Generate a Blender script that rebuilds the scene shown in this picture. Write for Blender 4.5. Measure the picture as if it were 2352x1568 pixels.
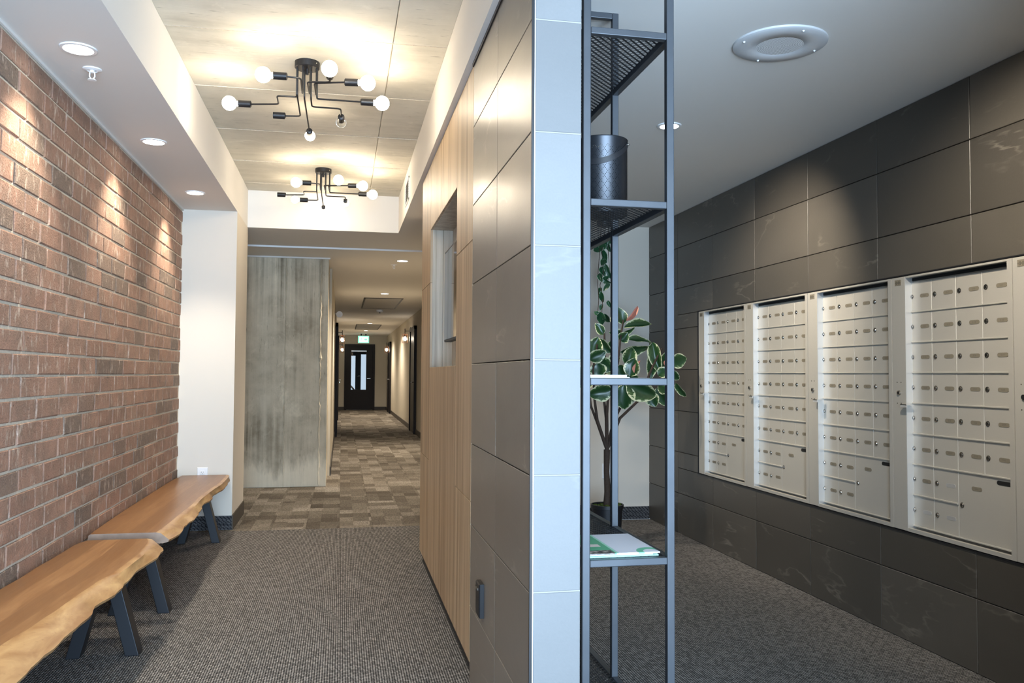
import bpy, math, random
from mathutils import Vector, Matrix
R = random.Random(7)
PI = math.pi
S = bpy.context.scene
C = S.collection
for _o in list(bpy.data.objects):
    bpy.data.objects.remove(_o)

# ------------------------------------------------------------------ camera, light, exposure
H = 1.168                                   # eye height
F = 1940.0                                  # focal length in pixels of the 2352 x 1568 frame
RIGHT = Vector((0.98025306, -0.19766556, 0.0056794))
DOWN = Vector((0.01320512, 0.03677573, -0.99923629))
FWD = Vector((0.19730574, 0.97957944, 0.03865971))
cam = bpy.data.objects.new('camera', bpy.data.cameras.new('camera'))
C.objects.link(cam)
m = Matrix((RIGHT, -DOWN, -FWD)).transposed().to_4x4()
m.translation = (0, 0, H)
cam.matrix_world = m
cam.data.sensor_width = 36.0
cam.data.lens = F / 2352 * 36
cam.data.clip_start = 0.02
S.camera = cam

W = bpy.data.worlds.new('sky')
S.world = W
W.use_nodes = True
W.node_tree.nodes['Background'].inputs[0].default_value = (0.66, 0.83, 1.0, 1)
W.node_tree.nodes['Background'].inputs[1].default_value = 1.0
S.view_settings.view_transform = 'Standard'
S.view_settings.look = 'None'
S.view_settings.gamma = 1.0
S.view_settings.use_curve_mapping = False
S.view_settings.exposure = 0.0

SUNW = 820.0                                # daylight through the glazed entrance behind the viewer
BRICK_SPOT, MAIL_SPOT, HALL_SPOT = 72.0, 150.0, 225.0
BULB, SCONCE = 60.0, 90.0
WARM = (1.0, 0.85, 0.64)
WARM2 = (1.0, 0.88, 0.72)
L = bpy.data.lights.new('daylight', 'AREA')
L.shape = 'RECTANGLE'
L.size, L.size_y = 2.8, 2.3
L.energy = SUNW
L.color = (0.54, 0.75, 1.0)
lo = bpy.data.objects.new('entrance_daylight', L)
C.objects.link(lo)
lo.location = (0.65, -2.30, 1.1)
lo.rotation_euler = (PI / 2 + math.radians(24), 0, 0)          # -Z of the lamp looks along +Y, a little upwards as off bright paving
lo['kind'] = 'helper'


# ------------------------------------------------------------------ helpers
def at(u, v, Y):
    """point on the plane y = Y seen at pixel (u, v)"""
    d = RIGHT * (u - 1176) + DOWN * (v - 784) + FWD * F
    return Vector((0, 0, H)) + d * (Y / d.y)


WL = {}                                      # world location of each object


class MB:
    def __init__(s):
        s.v, s.f, s.m = [], [], []

    def add(s, vs, fs, mi=0):
        n = len(s.v)
        s.v += [tuple(p) for p in vs]
        s.f += [tuple(n + i for i in f) for f in fs]
        s.m += [mi] * len(fs)
        return s

    def box(s, x0, x1, y0, y1, z0, z1, mi=0):
        return s.add([(x, y, z) for x in (x0, x1) for y in (y0, y1) for z in (z0, z1)],
                     [(0, 1, 3, 2), (4, 6, 7, 5), (0, 4, 5, 1), (2, 3, 7, 6), (0, 2, 6, 4), (1, 5, 7, 3)], mi)

    def quad(s, a, b, c, d, mi=0):
        return s.add([a, b, c, d], [(0, 1, 2, 3)], mi)

    def plate(s, axis, sign, face, back, a0, a1, b0, b1, ch=0.002, mi=0):
        """slab whose visible face (at `face`, looking along sign*axis) has chamfered edges"""
        k = face - sign * ch
        def P(w, a, b):
            return (w, a, b) if axis == 0 else ((a, w, b) if axis == 1 else (a, b, w))
        vs = []
        for w, e in ((face, ch), (k, 0), (back, 0)):
            vs += [P(w, a0 + e, b0 + e), P(w, a1 - e, b0 + e), P(w, a1 - e, b1 - e), P(w, a0 + e, b1 - e)]
        fs = [(0, 1, 2, 3)]
        for r in (0, 4):
            for i in range(4):
                j = (i + 1) % 4
                fs.append((r + i, r + 4 + i, r + 4 + j, r + j))
        fs.append((11, 10, 9, 8))
        return s.add(vs, fs, mi)

    def cyl(s, p0, p1, r0, r1=None, n=12, caps=True, mi=0):
        p0, p1 = Vector(p0), Vector(p1)
        r1 = r0 if r1 is None else r1
        d = (p1 - p0).normalized()
        a = d.cross(Vector((0, 0, 1)) if abs(d.z) < .9 else Vector((1, 0, 0))).normalized()
        b = d.cross(a)
        vs = []
        for p, r in ((p0, r0), (p1, r1)):
            vs += [p + (a * math.cos(2 * PI * i / n) + b * math.sin(2 * PI * i / n)) * r for i in range(n)]
        fs = [(i, (i + 1) % n, n + (i + 1) % n, n + i) for i in range(n)]
        if caps:
            fs += [tuple(range(n))[::-1], tuple(range(n, 2 * n))]
        return s.add(vs, fs, mi)

    def tube(s, pts, r, n=8, mi=0):
        pts = [Vector(p) for p in pts]
        rs = r if isinstance(r, (list, tuple)) else [r] * len(pts)
        vs, ref = [], None
        for i, p in enumerate(pts):
            d = ((pts[min(i + 1, len(pts) - 1)] - p).normalized() + (p - pts[max(i - 1, 0)]).normalized())
            d.normalize()
            if ref is None:
                ref = d.cross(Vector((0.31, 0.17, 1))).normalized()
            a = (ref - d * ref.dot(d)).normalized()
            ref = a
            b = d.cross(a)
            vs += [p + (a * math.cos(2 * PI * k / n) + b * math.sin(2 * PI * k / n)) * rs[i] for k in range(n)]
        fs = []
        for i in range(len(pts) - 1):
            fs += [(i * n + k, i * n + (k + 1) % n, (i + 1) * n + (k + 1) % n, (i + 1) * n + k) for k in range(n)]
        fs += [tuple(range(n))[::-1], tuple(range((len(pts) - 1) * n, len(pts) * n))]
        return s.add(vs, fs, mi)

    def lathe(s, c, prof, n=24, mi=0):
        """profile of (radius, z) spun round the vertical through c"""
        c = Vector(c)
        vs, fs = [], []
        for r, z in prof:
            vs += [c + Vector((r * math.cos(2 * PI * k / n), r * math.sin(2 * PI * k / n), z)) for k in range(n)]
        for i in range(len(prof) - 1):
            fs += [(i * n + k, i * n + (k + 1) % n, (i + 1) * n + (k + 1) % n, (i + 1) * n + k) for k in range(n)]
        return s.add(vs, fs, mi)

    def sphere(s, c, r, n=16, k=10, mi=0):
        return s.lathe(c, [(max(1e-5, r * math.sin(PI * i / k)), -r * math.cos(PI * i / k)) for i in range(k + 1)], n, mi)

    def mesh(s, name, mats, smooth=False, off=(0, 0, 0)):
        me = bpy.data.meshes.new(name)
        me.from_pydata([(x - off[0], y - off[1], z - off[2]) for x, y, z in s.v], [], s.f)
        for mm in (mats if isinstance(mats, (list, tuple)) else [mats]):
            me.materials.append(mm)
        if any(s.m):
            me.polygons.foreach_set('material_index', s.m)
        if smooth:
            me.polygons.foreach_set('use_smooth', [True] * len(me.polygons))
            try:
                me.set_sharp_from_angle(angle=math.radians(40))
            except Exception:
                pass
        me.update()
        return me


def link(name, me, parent=None, loc=(0, 0, 0)):
    o = bpy.data.objects.new(name, me)
    C.objects.link(o)
    o.location = loc
    if parent is not None:
        o.parent = parent
        WL[o.name] = WL[parent.name] + Vector(loc)
    else:
        WL[o.name] = Vector(loc)
    return o


def part(name, mb, mats, parent, smooth=False):
    """vertices given in world coordinates"""
    return link(name, mb.mesh(name, mats, smooth, WL[parent.name]), parent)


def tag(o, label, cat, group=None, kind=None):
    o['label'] = label
    o['category'] = cat
    if group:
        o['group'] = group
    if kind:
        o['kind'] = kind
    return o


def thing(name, label, cat, loc, group=None):
    o = bpy.data.objects.new(name, None)
    C.objects.link(o)
    o.empty_display_size = .1
    o.location = loc
    WL[o.name] = Vector(loc)
    return tag(o, label, cat, group)


def solo(name, mb, mats, label, cat, group=None, smooth=False, kind=None):
    return tag(link(name, mb.mesh(name, mats, smooth)), label, cat, group, kind)


def struct(name, mb, mats, label, cat='wall', smooth=False):
    return solo(name, mb, mats, label, cat, None, smooth, 'structure')


# ------------------------------------------------------------------ materials
class NT:
    def __init__(s, name):
        s.mat = bpy.data.materials.new(name)
        s.mat.use_nodes = True
        s.t = s.mat.node_tree
        s.b = s.t.nodes['Principled BSDF']

    def n(s, typ, **kw):
        nd = s.t.nodes.new(typ)
        for k, v in kw.items():
            setattr(nd, k, v)
        return nd

    def l(s, a, b):
        s.t.links.new(a, b)

    def val(s, x, sock):
        if isinstance(x, (int, float)):
            sock.default_value = x
        elif isinstance(x, (tuple, list)):
            sock.default_value = tuple(x) + ((1,) if len(x) == 3 and sock.type == 'RGBA' else ())
        else:
            s.l(x, sock)

    def math(s, op, a, b=0.0, c=None, clamp=False):
        nd = s.n('ShaderNodeMath', operation=op, use_clamp=clamp)
        s.val(a, nd.inputs[0]); s.val(b, nd.inputs[1])
        if c is not None:
            s.val(c, nd.inputs[2])
        return nd.outputs[0]

    def coord(s, kind='Object'):
        return s.n('ShaderNodeTexCoord').outputs[kind]

    def pos(s):
        return s.n('ShaderNodeNewGeometry').outputs['Position']

    def sep(s, v):
        nd = s.n('ShaderNodeSeparateXYZ'); s.l(v, nd.inputs[0]); return nd.outputs

    def comb(s, x, y, z):
        nd = s.n('ShaderNodeCombineXYZ')
        for i, k in enumerate((x, y, z)):
            s.val(k, nd.inputs[i])
        return nd.outputs[0]

    def scale(s, v, sc, loc=(0, 0, 0)):
        nd = s.n('ShaderNodeMapping'); s.l(v, nd.inputs[0])
        nd.inputs['Scale'].default_value = sc
        s.val(loc, nd.inputs['Location'])
        return nd.outputs[0]

    def noise(s, v, scale, detail=4, rough=.55, dist=0.0, w=None):
        nd = s.n('ShaderNodeTexNoise')
        if w is not None:
            nd.noise_dimensions = '4D'; s.val(w, nd.inputs['W'])
        s.l(v, nd.inputs['Vector'])
        nd.inputs['Scale'].default_value = scale
        nd.inputs['Detail'].default_value = detail
        nd.inputs['Roughness'].default_value = rough
        nd.inputs['Distortion'].default_value = dist
        return nd.outputs[0]

    def white(s, v, dim='3D'):
        nd = s.n('ShaderNodeTexWhiteNoise', noise_dimensions=dim)
        s.l(v, nd.inputs['W' if dim == '1D' else 'Vector'])
        return nd.outputs[0]

    def ramp(s, x, stops, interp='LINEAR'):
        nd = s.n('ShaderNodeValToRGB'); s.l(x, nd.inputs[0])
        cr = nd.color_ramp; cr.interpolation = interp
        while len(cr.elements) < len(stops):
            cr.elements.new(.5)
        for e, (p, c) in zip(cr.elements, stops):
            e.position = p
            e.color = tuple(c) + (1,) if len(c) == 3 else c
        return nd.outputs[0]

    def mix(s, f, a, b, mode='MIX'):
        nd = s.n('ShaderNodeMix', data_type='RGBA', blend_type=mode)
        s.val(f, nd.inputs[0]); s.val(a, nd.inputs[6]); s.val(b, nd.inputs[7])
        return nd.outputs[2]

    def bump(s, h, strength=.3, dist=.01):
        nd = s.n('ShaderNodeBump')
        nd.inputs['Strength'].default_value = strength
        nd.inputs['Distance'].default_value = dist
        s.l(h, nd.inputs['Height'])
        s.l(nd.outputs[0], s.b.inputs['Normal'])

    def out(s, color, rough=.5, metal=0.0, spec=.5):
        s.val(color, s.b.inputs['Base Color'])
        s.val(rough, s.b.inputs['Roughness'])
        s.val(metal, s.b.inputs['Metallic'])
        s.val(spec, s.b.inputs['Specular IOR Level'])
        return s.mat


def plain(name, col, rough=.5, metal=0.0, spec=.5, grain=0.0, gs=60):
    t = NT(name)
    if grain:
        n = t.noise(t.coord(), gs, 3)
        c = t.mix(n, tuple(x * (1 - grain) for x in col), tuple(min(1, x * (1 + grain)) for x in col))
    else:
        c = col
    return t.out(c, rough, metal, spec)


def emit(name, col, strength):
    t = NT(name)
    t.b.inputs['Emission Color'].default_value = tuple(col) + (1,)
    t.b.inputs['Emission Strength'].default_value = strength
    return t.out((.8, .8, .8), .4)


def mat_paint(name, col):
    t = NT(name)
    n = t.noise(t.pos(), 180, 2)
    t.bump(n, .06, .002)
    return t.out(col, .75, 0, .25)


def mat_brick():
    t = NT('fired clay brick')
    oi = t.n('ShaderNodeObjectInfo').outputs['Random']
    isl = t.n('ShaderNodeNewGeometry').outputs['Random Per Island']
    r = t.math('FRACT', t.math('ADD', t.math('MULTIPLY', oi, 7.31), t.math('MULTIPLY', isl, 3.77)))
    base = t.ramp(r, [(0, (.24, .125, .085)), (.25, (.30, .17, .12)), (.45, (.215, .11, .075)), (.62, (.275, .15, .105)),
                      (.82, (.23, .118, .082)), (.87, (.10, .082, .068)), (1, (.062, .055, .05))])
    p = t.pos()
    n1 = t.noise(p, 9, 5, .6)
    c = t.mix(t.math('MULTIPLY', t.math('SUBTRACT', n1, .40, clamp=True), 2.8, clamp=True), base, (.115, .078, .058))
    n2 = t.noise(p, 130, 3, .6)
    c = t.mix(t.math('MULTIPLY', n2, .5), c, (.46, .32, .235))
    smear = t.noise(t.scale(p, (14, 14, 5)), 2.6, 5, .65)
    c = t.mix(t.math('MULTIPLY', t.math('SUBTRACT', smear, .56, clamp=True), 6.5, clamp=True), c, (.50, .41, .33))
    dk = t.noise(p, 60, 2)
    c = t.mix(t.math('MULTIPLY', t.math('SUBTRACT', dk, .62, clamp=True), 3.5, clamp=True), c, (.06, .035, .025))
    t.bump(t.math('ADD', n2, t.math('MULTIPLY', n1, .8)), .55, .006)
    return t.out(c, .85, 0, .25)


def mat_tile(name, a, b, rough=.42, veins=.5, spec=.5):
    t = NT(name)
    p = t.pos()
    rnd = t.n('ShaderNodeObjectInfo').outputs['Random']
    q = t.n('ShaderNodeVectorMath', operation='ADD')
    t.l(p, q.inputs[0]); t.l(t.comb(t.math('MULTIPLY', rnd, 9), t.math('MULTIPLY', rnd, 17), t.math('MULTIPLY', rnd, 5)), q.inputs[1])
    v = q.outputs[0]
    big = t.noise(t.scale(v, (1.6, 1.6, 3.4)), 1.4, 6, .6, .6)
    fine = t.noise(v, 160, 2, .5)
    c = t.mix(t.math('ADD', t.math('MULTIPLY', big, .8), t.math('MULTIPLY', fine, .25)), a, b)
    c = t.mix(t.math('MULTIPLY', t.math('SUBTRACT', rnd, .35), 1.1, clamp=True), c, tuple(x * .72 for x in a))
    vein = t.noise(t.scale(v, (.55, .55, 1.9)), 1.7, 5, .55, .35)
    d = t.math('ABSOLUTE', t.math('SUBTRACT', vein, .5))
    ln = t.math('SUBTRACT', 1.0, t.math('DIVIDE', d, .012), clamp=True)
    brk = t.math('MULTIPLY', t.math('SUBTRACT', t.noise(v, 3.1, 3), .5, clamp=True), 4.0, clamp=True)
    c = t.mix(t.math('MULTIPLY', t.math('MULTIPLY', ln, brk), veins), c, tuple(min(1, x * 3.2) for x in b))
    t.bump(fine, .1, .002)
    return t.out(c, t.math('ADD', rough - .06, t.math('MULTIPLY', big, .16)), 0, spec)


def mat_wood_panel(name, a, b, dark):
    t = NT(name)
    p = t.pos()
    rnd = t.n('ShaderNodeObjectInfo').outputs['Random']
    x, y, z = t.sep(p)[:3]
    v = t.comb(t.math('ADD', x, t.math('MULTIPLY', rnd, 4)), y, t.math('MULTIPLY', z, .035))
    n1 = t.noise(v, 16, 6, .62, .3)
    n2 = t.noise(t.comb(x, y, t.math('MULTIPLY', z, .02)), 130, 3, .6)
    c = t.ramp(t.math('ADD', t.math('MULTIPLY', n1, .85), t.math('MULTIPLY', n2, .2)), [(.38, dark), (.5, a), (.62, b)])
    kn = t.noise(t.comb(x, y, t.math('MULTIPLY', z, .22)), 7, 4, .6, 1.2)
    c = t.mix(t.math('MULTIPLY', t.math('SUBTRACT', kn, .62, clamp=True), 2.2, clamp=True), c, dark)
    t.bump(n2, .08, .002)
    return t.out(c, .42, 0, .45)


def mat_slab(name, bark=False):
    t = NT(name)
    p = t.pos()
    rnd = t.n('ShaderNodeObjectInfo').outputs['Random']
    x, y, z = t.sep(p)[:3]
    v = t.comb(t.math('ADD', x, t.math('MULTIPLY', rnd, 5)), t.math('MULTIPLY', y, .09), z)
    n1 = t.noise(v, 24, 6, .62, 1.0)
    n2 = t.noise(t.comb(x, t.math('MULTIPLY', y, .05), z), 150, 3, .6)
    tone = t.n('ShaderNodeObjectInfo').outputs['Color']
    c = t.mix(t.math('MULTIPLY', t.math('SUBTRACT', n1, .3, clamp=True), 2.2, clamp=True), tuple((.16, .066, .022)), tone)
    c = t.mix(t.math('MULTIPLY', n2, .35), c, (.50, .28, .11))
    if bark:
        nb = t.noise(t.scale(p, (6, 2.2, 9)), 2.0, 5, .6, .6)
        c = t.mix(t.math('MULTIPLY', t.math('SUBTRACT', nb, .35, clamp=True), 2.6, clamp=True), (.28, .135, .047), (.54, .345, .155))
        sp = t.noise(p, 42, 3)
        c = t.mix(t.math('MULTIPLY', t.math('SUBTRACT', sp, .6, clamp=True), 3.0, clamp=True), c, (.20, .085, .03))
    kn = t.noise(t.comb(t.math('MULTIPLY', x, 2.2), t.math('MULTIPLY', y, .55), z), 5, 3, .5)
    c = t.mix(t.math('MULTIPLY', t.math('SUBTRACT', kn, .68, clamp=True), 6, clamp=True), c, (.09, .04, .018))
    t.bump(n1, .12, .003)
    return t.out(c, .33, 0, .45)


def mat_carpet(name, u, w, pu, pw, dark, lite, swap=False, density=.62):
    """ribbed loop carpet: ribs of pitch pu across axis u, dashes of pitch pw along axis w"""
    t = NT(name)
    s = t.sep(t.pos())
    a = t.math('DIVIDE', s[u], pu)
    i = t.math('FLOOR', a)
    fa = t.math('FRACT', a)
    ri = t.white(i, '1D')
    b = t.math('ADD', t.math('DIVIDE', s[w], pw), t.math('ADD', t.math('MULTIPLY', i, .37), t.math('MULTIPLY', ri, .35)))
    j = t.math('FLOOR', b)
    fb = t.math('FRACT', b)
    sl = t.math('ADD', fa, t.math('MULTIPLY', t.math('SUBTRACT', fb, .5), .35))
    pa = t.math('SUBTRACT', 1.0, t.math('MULTIPLY', t.math('ABSOLUTE', t.math('SUBTRACT', sl, .5)), 2.3), clamp=True)
    pb = t.math('SUBTRACT', 1.0, t.math('POWER', t.math('MULTIPLY', t.math('ABSOLUTE', t.math('SUBTRACT', fb, .5)), 2.0), 3.0), clamp=True)
    prof = t.math('MULTIPLY', pa, pb)
    cell = t.white(t.comb(i, j, 0.0))
    k = t.math('MULTIPLY', t.math('SMOOTH_MIN', t.math('MULTIPLY', prof, 2.6), 1.0, .2),
               t.math('ADD', .45, t.math('MULTIPLY', cell, density)), clamp=True)
    fib = t.noise(t.pos(), 420, 2)
    k = t.math('MULTIPLY', k, t.math('ADD', .6, t.math('MULTIPLY', fib, .8)), clamp=True)
    c = t.mix(k, dark, lite)
    t.bump(prof, .6, .004)
    return t.out(c, .95, 0, .1)


def mat_hall_carpet():
    t = NT('patchwork loop carpet')
    oi = t.n('ShaderNodeObjectInfo').outputs['Random']
    s = t.sep(t.pos())
    gx = t.math('FLOOR', t.math('DIVIDE', t.math('ADD', s[0], .02), .1255))
    row = t.math('FLOOR', t.math('DIVIDE', s[1], .19))
    gx2 = t.math('FLOOR', t.math('DIVIDE', s[0], .251))
    r1 = t.white(t.comb(gx, row, oi))
    r2 = t.white(t.comb(gx2, t.math('FLOOR', t.math('DIVIDE', s[1], .37)), oi))
    v = t.math('ADD', t.math('MULTIPLY', t.math('ADD', oi, 0.0), .26), t.math('ADD', t.math('MULTIPLY', r2, .36), t.math('MULTIPLY', r1, .38)))
    c = t.ramp(v, [(.15, (.105, .088, .070)), (.42, (.175, .15, .122)), (.62, (.26, .228, .188)), (.85, (.38, .34, .29))])
    rib = t.math('FRACT', t.math('DIVIDE', s[0], .0075))
    y2 = t.white(t.comb(t.math('FLOOR', t.math('DIVIDE', s[0], .0075)), t.math('FLOOR', t.math('DIVIDE', s[1], .014)), 0.0))
    c = t.mix(t.math('MULTIPLY', y2, .55), c, (.035, .03, .024))
    t.bump(rib, .35, .003)
    return t.out(c, .95, 0, .1)


def mat_concrete(name, a, b, streak, speck=.5, sw=.5, laitance=0.0):
    """streak: scale vector that stretches the form-board grain"""
    t = NT(name)
    p = t.pos()
    rnd = t.n('ShaderNodeObjectInfo').outputs['Random']
    n1 = t.noise(p, 1.9, 6, .6, .3, w=t.math('MULTIPLY', rnd, 6))
    n2 = t.noise(t.scale(p, streak), 6, 5, .65, .2)
    n3 = t.noise(t.scale(p, tuple(max(x, .25) for x in streak)), 34, 3, .6)
    reg = t.math('MULTIPLY', t.math('SUBTRACT', t.noise(p, .8, 3), .38, clamp=True), 4.0, clamp=True)
    n2 = t.math('ADD', .5, t.math('MULTIPLY', t.math('SUBTRACT', n2, .5), t.math('ADD', .25, t.math('MULTIPLY', reg, 1.1))))
    n0 = t.noise(p, 4.5, 6, .65, .4)
    v = t.math('ADD', t.math('MULTIPLY', n1, .7 * (1 - sw)), t.math('ADD', t.math('MULTIPLY', n0, .3 * (1 - sw)), t.math('MULTIPLY', n2, sw)))
    c = t.ramp(v, [(.36, a), (.50, tuple(x * .45 + y * .55 for x, y in zip(a, b))), (.66, b)])
    pit = t.math('MULTIPLY', t.math('SUBTRACT', n3, .64, clamp=True), 5.5, clamp=True)
    c = t.mix(t.math('MULTIPLY', pit, speck), c, tuple(x * .25 for x in a))
    if laitance:                             # pale cement bloom low on the pour
        lz = t.math('SUBTRACT', t.math('ADD', laitance, t.math('MULTIPLY', t.math('SUBTRACT', t.noise(t.scale(p, (1, 1, .25)), 5, 5, .7), .5), .75)), t.sep(p)[2])
        c = t.mix(t.math('MULTIPLY', t.math('MULTIPLY', lz, 7.0, clamp=True), .75), c, tuple(min(1, x * 1.12) for x in b))
    wht = t.noise(p, 3.3, 6, .7, .5)
    c = t.mix(t.math('MULTIPLY', t.math('SUBTRACT', wht, .58, clamp=True), 2.4, clamp=True), c, tuple(min(1, x * 1.35) for x in b))
    t.bump(t.math('ADD', n2, t.math('MULTIPLY', n3, .5)), .35, .008)
    return t.out(c, .8, 0, .3)


def mat_leaf(name, g0, g1, cream, thr=.62):
    t = NT(name)
    e = t.n('ShaderNodeAttribute', attribute_name='edge').outputs['Fac']
    rnd = t.n('ShaderNodeObjectInfo').outputs['Random']
    co = t.coord()
    n = t.noise(t.scale(co, (5, 9, 5)), 1.6, 4, .6, .4, w=t.math('MULTIPLY', rnd, 20))
    v = t.math('ADD', e, t.math('MULTIPLY', t.math('SUBTRACT', n, .5), 1.5))
    c = t.ramp(v, [(thr - .3, g0), (thr, g1), (thr + .10, g1), (thr + .16, cream)])
    bk = t.n('ShaderNodeNewGeometry').outputs['Backfacing']
    c = t.mix(t.math('MULTIPLY', bk, .35), c, (.30, .36, .2))
    t.b.inputs['Subsurface Weight'].default_value = 0.0
    return t.out(c, .33, 0, .5)


def mat_bucket():
    t = NT('perforated black sheet metal')
    s = t.sep(t.coord())
    ang = t.math('MULTIPLY', t.math('ARCTAN2', s[1], s[0]), 138 / (2 * PI))
    z = t.math('DIVIDE', s[2], .0045)
    a = t.math('ADD', ang, 100)
    fa = t.math('SUBTRACT', t.math('FRACT', a), .5)
    fz = t.math('SUBTRACT', t.math('FRACT', z), .5)
    ia = t.math('FLOOR', a)
    iz = t.math('FLOOR', z)
    m1 = t.math('ABSOLUTE', t.math('SUBTRACT', t.math('MODULO', t.math('ADD', t.math('ADD', ia, iz), 600), 6), 0))
    m2 = t.math('ABSOLUTE', t.math('SUBTRACT', t.math('MODULO', t.math('ADD', t.math('SUBTRACT', ia, iz), 600), 6), 0))
    on = t.math('MAXIMUM', t.math('LESS_THAN', m1, .5), t.math('LESS_THAN', m2, .5))
    hole = t.math('LESS_THAN', t.math('ADD', t.math('MULTIPLY', fa, fa), t.math('MULTIPLY', fz, fz)), .10)
    band = t.math('MULTIPLY', t.math('GREATER_THAN', s[2], .012), t.math('LESS_THAN', s[2], .205))
    al = t.math('SUBTRACT', 1.0, t.math('MULTIPLY', t.math('MULTIPLY', on, hole), band))
    t.l(al, t.b.inputs['Alpha'])
    return t.out((.035, .037, .042), .36, .75, .5)


def mat_flyer():
    t = NT('printed flyer')
    s = t.sep(t.coord('Generated'))
    gx, gy = s[0], s[1]
    white = (.80, .78, .82)
    green = (.10, .42, .22)
    d = t.math('SUBTRACT', gx, .40)
    c = t.mix(t.math('LESS_THAN', d, 0.0), white, green)
    # photograph panel, white ribbons and arc printed on the green side
    ph = t.math('MULTIPLY', t.math('LESS_THAN', gy, .16), t.math('LESS_THAN', gx, .36))
    pic = t.ramp(t.noise(t.coord('Generated'), 14, 4), [(.35, (.02, .02, .025)), (.5, (.12, .10, .09)), (.65, (.6, .5, .42))])
    c = t.mix(ph, c, pic)
    b1 = t.math('MULTIPLY', t.math('MULTIPLY', t.math('GREATER_THAN', gy, .34), t.math('LESS_THAN', gy, .47)), t.math('LESS_THAN', gx, .30))
    c = t.mix(b1, c, (.78, .64, .58))
    e1 = t.math('ABSOLUTE', t.math('SUBTRACT', gx, .40))
    c = t.mix(t.math('LESS_THAN', e1, .018), c, (.42, .72, .55))
    dx, dy = t.math('SUBTRACT', gx, .90), t.math('SUBTRACT', gy, .02)
    r = t.math('SQRT', t.math('ADD', t.math('MULTIPLY', dx, dx), t.math('MULTIPLY', dy, dy)))
    ring = t.math('MULTIPLY', t.math('GREATER_THAN', r, .12), t.math('LESS_THAN', r, .21))
    c = t.mix(ring, c, (.16, .52, .32))
    return t.out(c, .4, 0, .4)


M = {}
M['wall'] = mat_paint('warm white wall paint', (.68, .62, .535))
M['hall'] = mat_paint('beige corridor paint', (.52, .47, .38))
M['ceil'] = mat_paint('white ceiling paint', (.74, .71, .665))
M['brick'] = mat_brick()
M['mortar'] = plain('grey mortar', (.58, .51, .41), .9, 0, .2, .35, 90)
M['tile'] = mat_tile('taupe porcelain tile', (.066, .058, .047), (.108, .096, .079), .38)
M['tile_daylit'] = mat_tile('grey porcelain tile lightened as daylit', (.14, .14, .138), (.21, .21, .208), .5, .08)  # partition end: paler than the mailbox wall tile, daylight put into the colour
M['tile_lamplit'] = mat_tile('taupe porcelain tile lightened as lamplit', (.155, .135, .110), (.215, .19, .158), .30, .5, .85)  # partition side: mailbox wall tile with the lamplight brightened into its colour
M['grout'] = plain('dark grout', (.055, .05, .045), .9)
M['grout2'] = plain('pale grout', (.30, .29, .28), .9)
M['oak'] = mat_wood_panel('light oak laminate', (.40, .285, .17), (.52, .39, .25), (.27, .175, .095))
M['greyoak'] = mat_wood_panel('grey oak laminate', (.42, .37, .29), (.54, .49, .41), (.30, .25, .19))
M['slab'] = mat_slab('walnut slab')
M['bark'] = mat_slab('live edge', True)
M['endgrain'] = plain('sawn end grain', (.28, .20, .15), .5, 0, .4, .3, 30)
M['carpet'] = mat_carpet('charcoal loop carpet', 0, 1, .0098, .0165, (.005, .005, .0055), (.345, .325, .305))
M['basecarpet'] = mat_carpet('charcoal carpet skirting', 2, 0, .0105, .026, (.006, .006, .008), (.16, .16, .165), density=.35)
M['hallcarpet'] = mat_hall_carpet()
M['hallbase'] = plain('brown carpet skirting', (.10, .086, .07), .95, 0, .1, .35, 120)
M['darkbase'] = plain('dark brown skirting', (.03, .024, .018), .5)
M['ceilcon'] = mat_concrete('board formed concrete ceiling', (.47, .44, .365), (.68, .64, .545), (.2, 1.8, 1), 1.0, .3)
M['colcon'] = mat_concrete('raw concrete', (.18, .142, .088), (.76, .66, .50), (2.6, 1, .06), .8, .42, .30)
M['black'] = plain('black powder coat', (.012, .012, .014), .45, .2, .5)
M['bench'] = plain('black steel', (.010, .011, .014), .42, .3, .5)
M['steel'] = plain('gunmetal steel', (.055, .06, .068), .40, .45, .5, .2, 12)
M['expmesh'] = plain('black expanded metal', (.035, .035, .038), .5, .4)
M['alu'] = plain('champagne aluminium', (.50, .475, .42), .42, .3, .5, .03, 200)
M['alubright'] = plain('brushed aluminium edge', (.68, .68, .67), .3, .6, .5)
M['aludark'] = plain('engraved plate', (.20, .175, .13), .5, .0, .3)
M['chrome'] = plain('chrome', (.36, .34, .31), .22, 1.0)
M['slot'] = plain('dark opening', (.004, .004, .004), .8)
M['white'] = plain('white plastic', (.82, .81, .80), .35)
M['speaker'] = plain('white enamelled steel', (.56, .57, .58), .4)
M['grille'] = plain('speaker grille', (.85, .85, .85), .4)
M['lens'] = emit('downlight lens', (1, .93, .80), 22)
M['bulb'] = emit('lit globe bulb', WARM, BULB)
M['sconcebulb'] = emit('lit filament bulb', WARM2, SCONCE)
M['copper'] = plain('copper wire', (.30, .13, .07), .4, .7)
M['exit'] = emit('lit green sign', (.05, .62, .45), 1.1)
M['exitwhite'] = emit('lit white pictogram', (.75, 1.0, .95), 1.6)
M['door'] = plain('espresso door', (.009, .0065, .0065), .5, 0, .25)
M['ink'] = plain('dark engraving', (.09, .08, .06), .7)
M['leaf'] = mat_leaf('variegated leaf', (.016, .055, .016), (.05, .11, .032), (.66, .66, .42))
M['vineleaf'] = mat_leaf('vine leaf', (.010, .055, .022), (.02, .085, .035), (.50, .60, .45), .80)
M['pink'] = plain('new pink leaf', (.62, .27, .19), .4, 0, .4, .25, 20)
M['stem'] = plain('brown bark', (.050, .032, .022), .8, 0, .3, .4, 60)
M['moss'] = plain('moss', (.07, .10, .02), .95, 0, .2, .6, 90)
M['flyer'] = mat_flyer()
M['paper'] = plain('white paper', (.80, .82, .84), .6)
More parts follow.
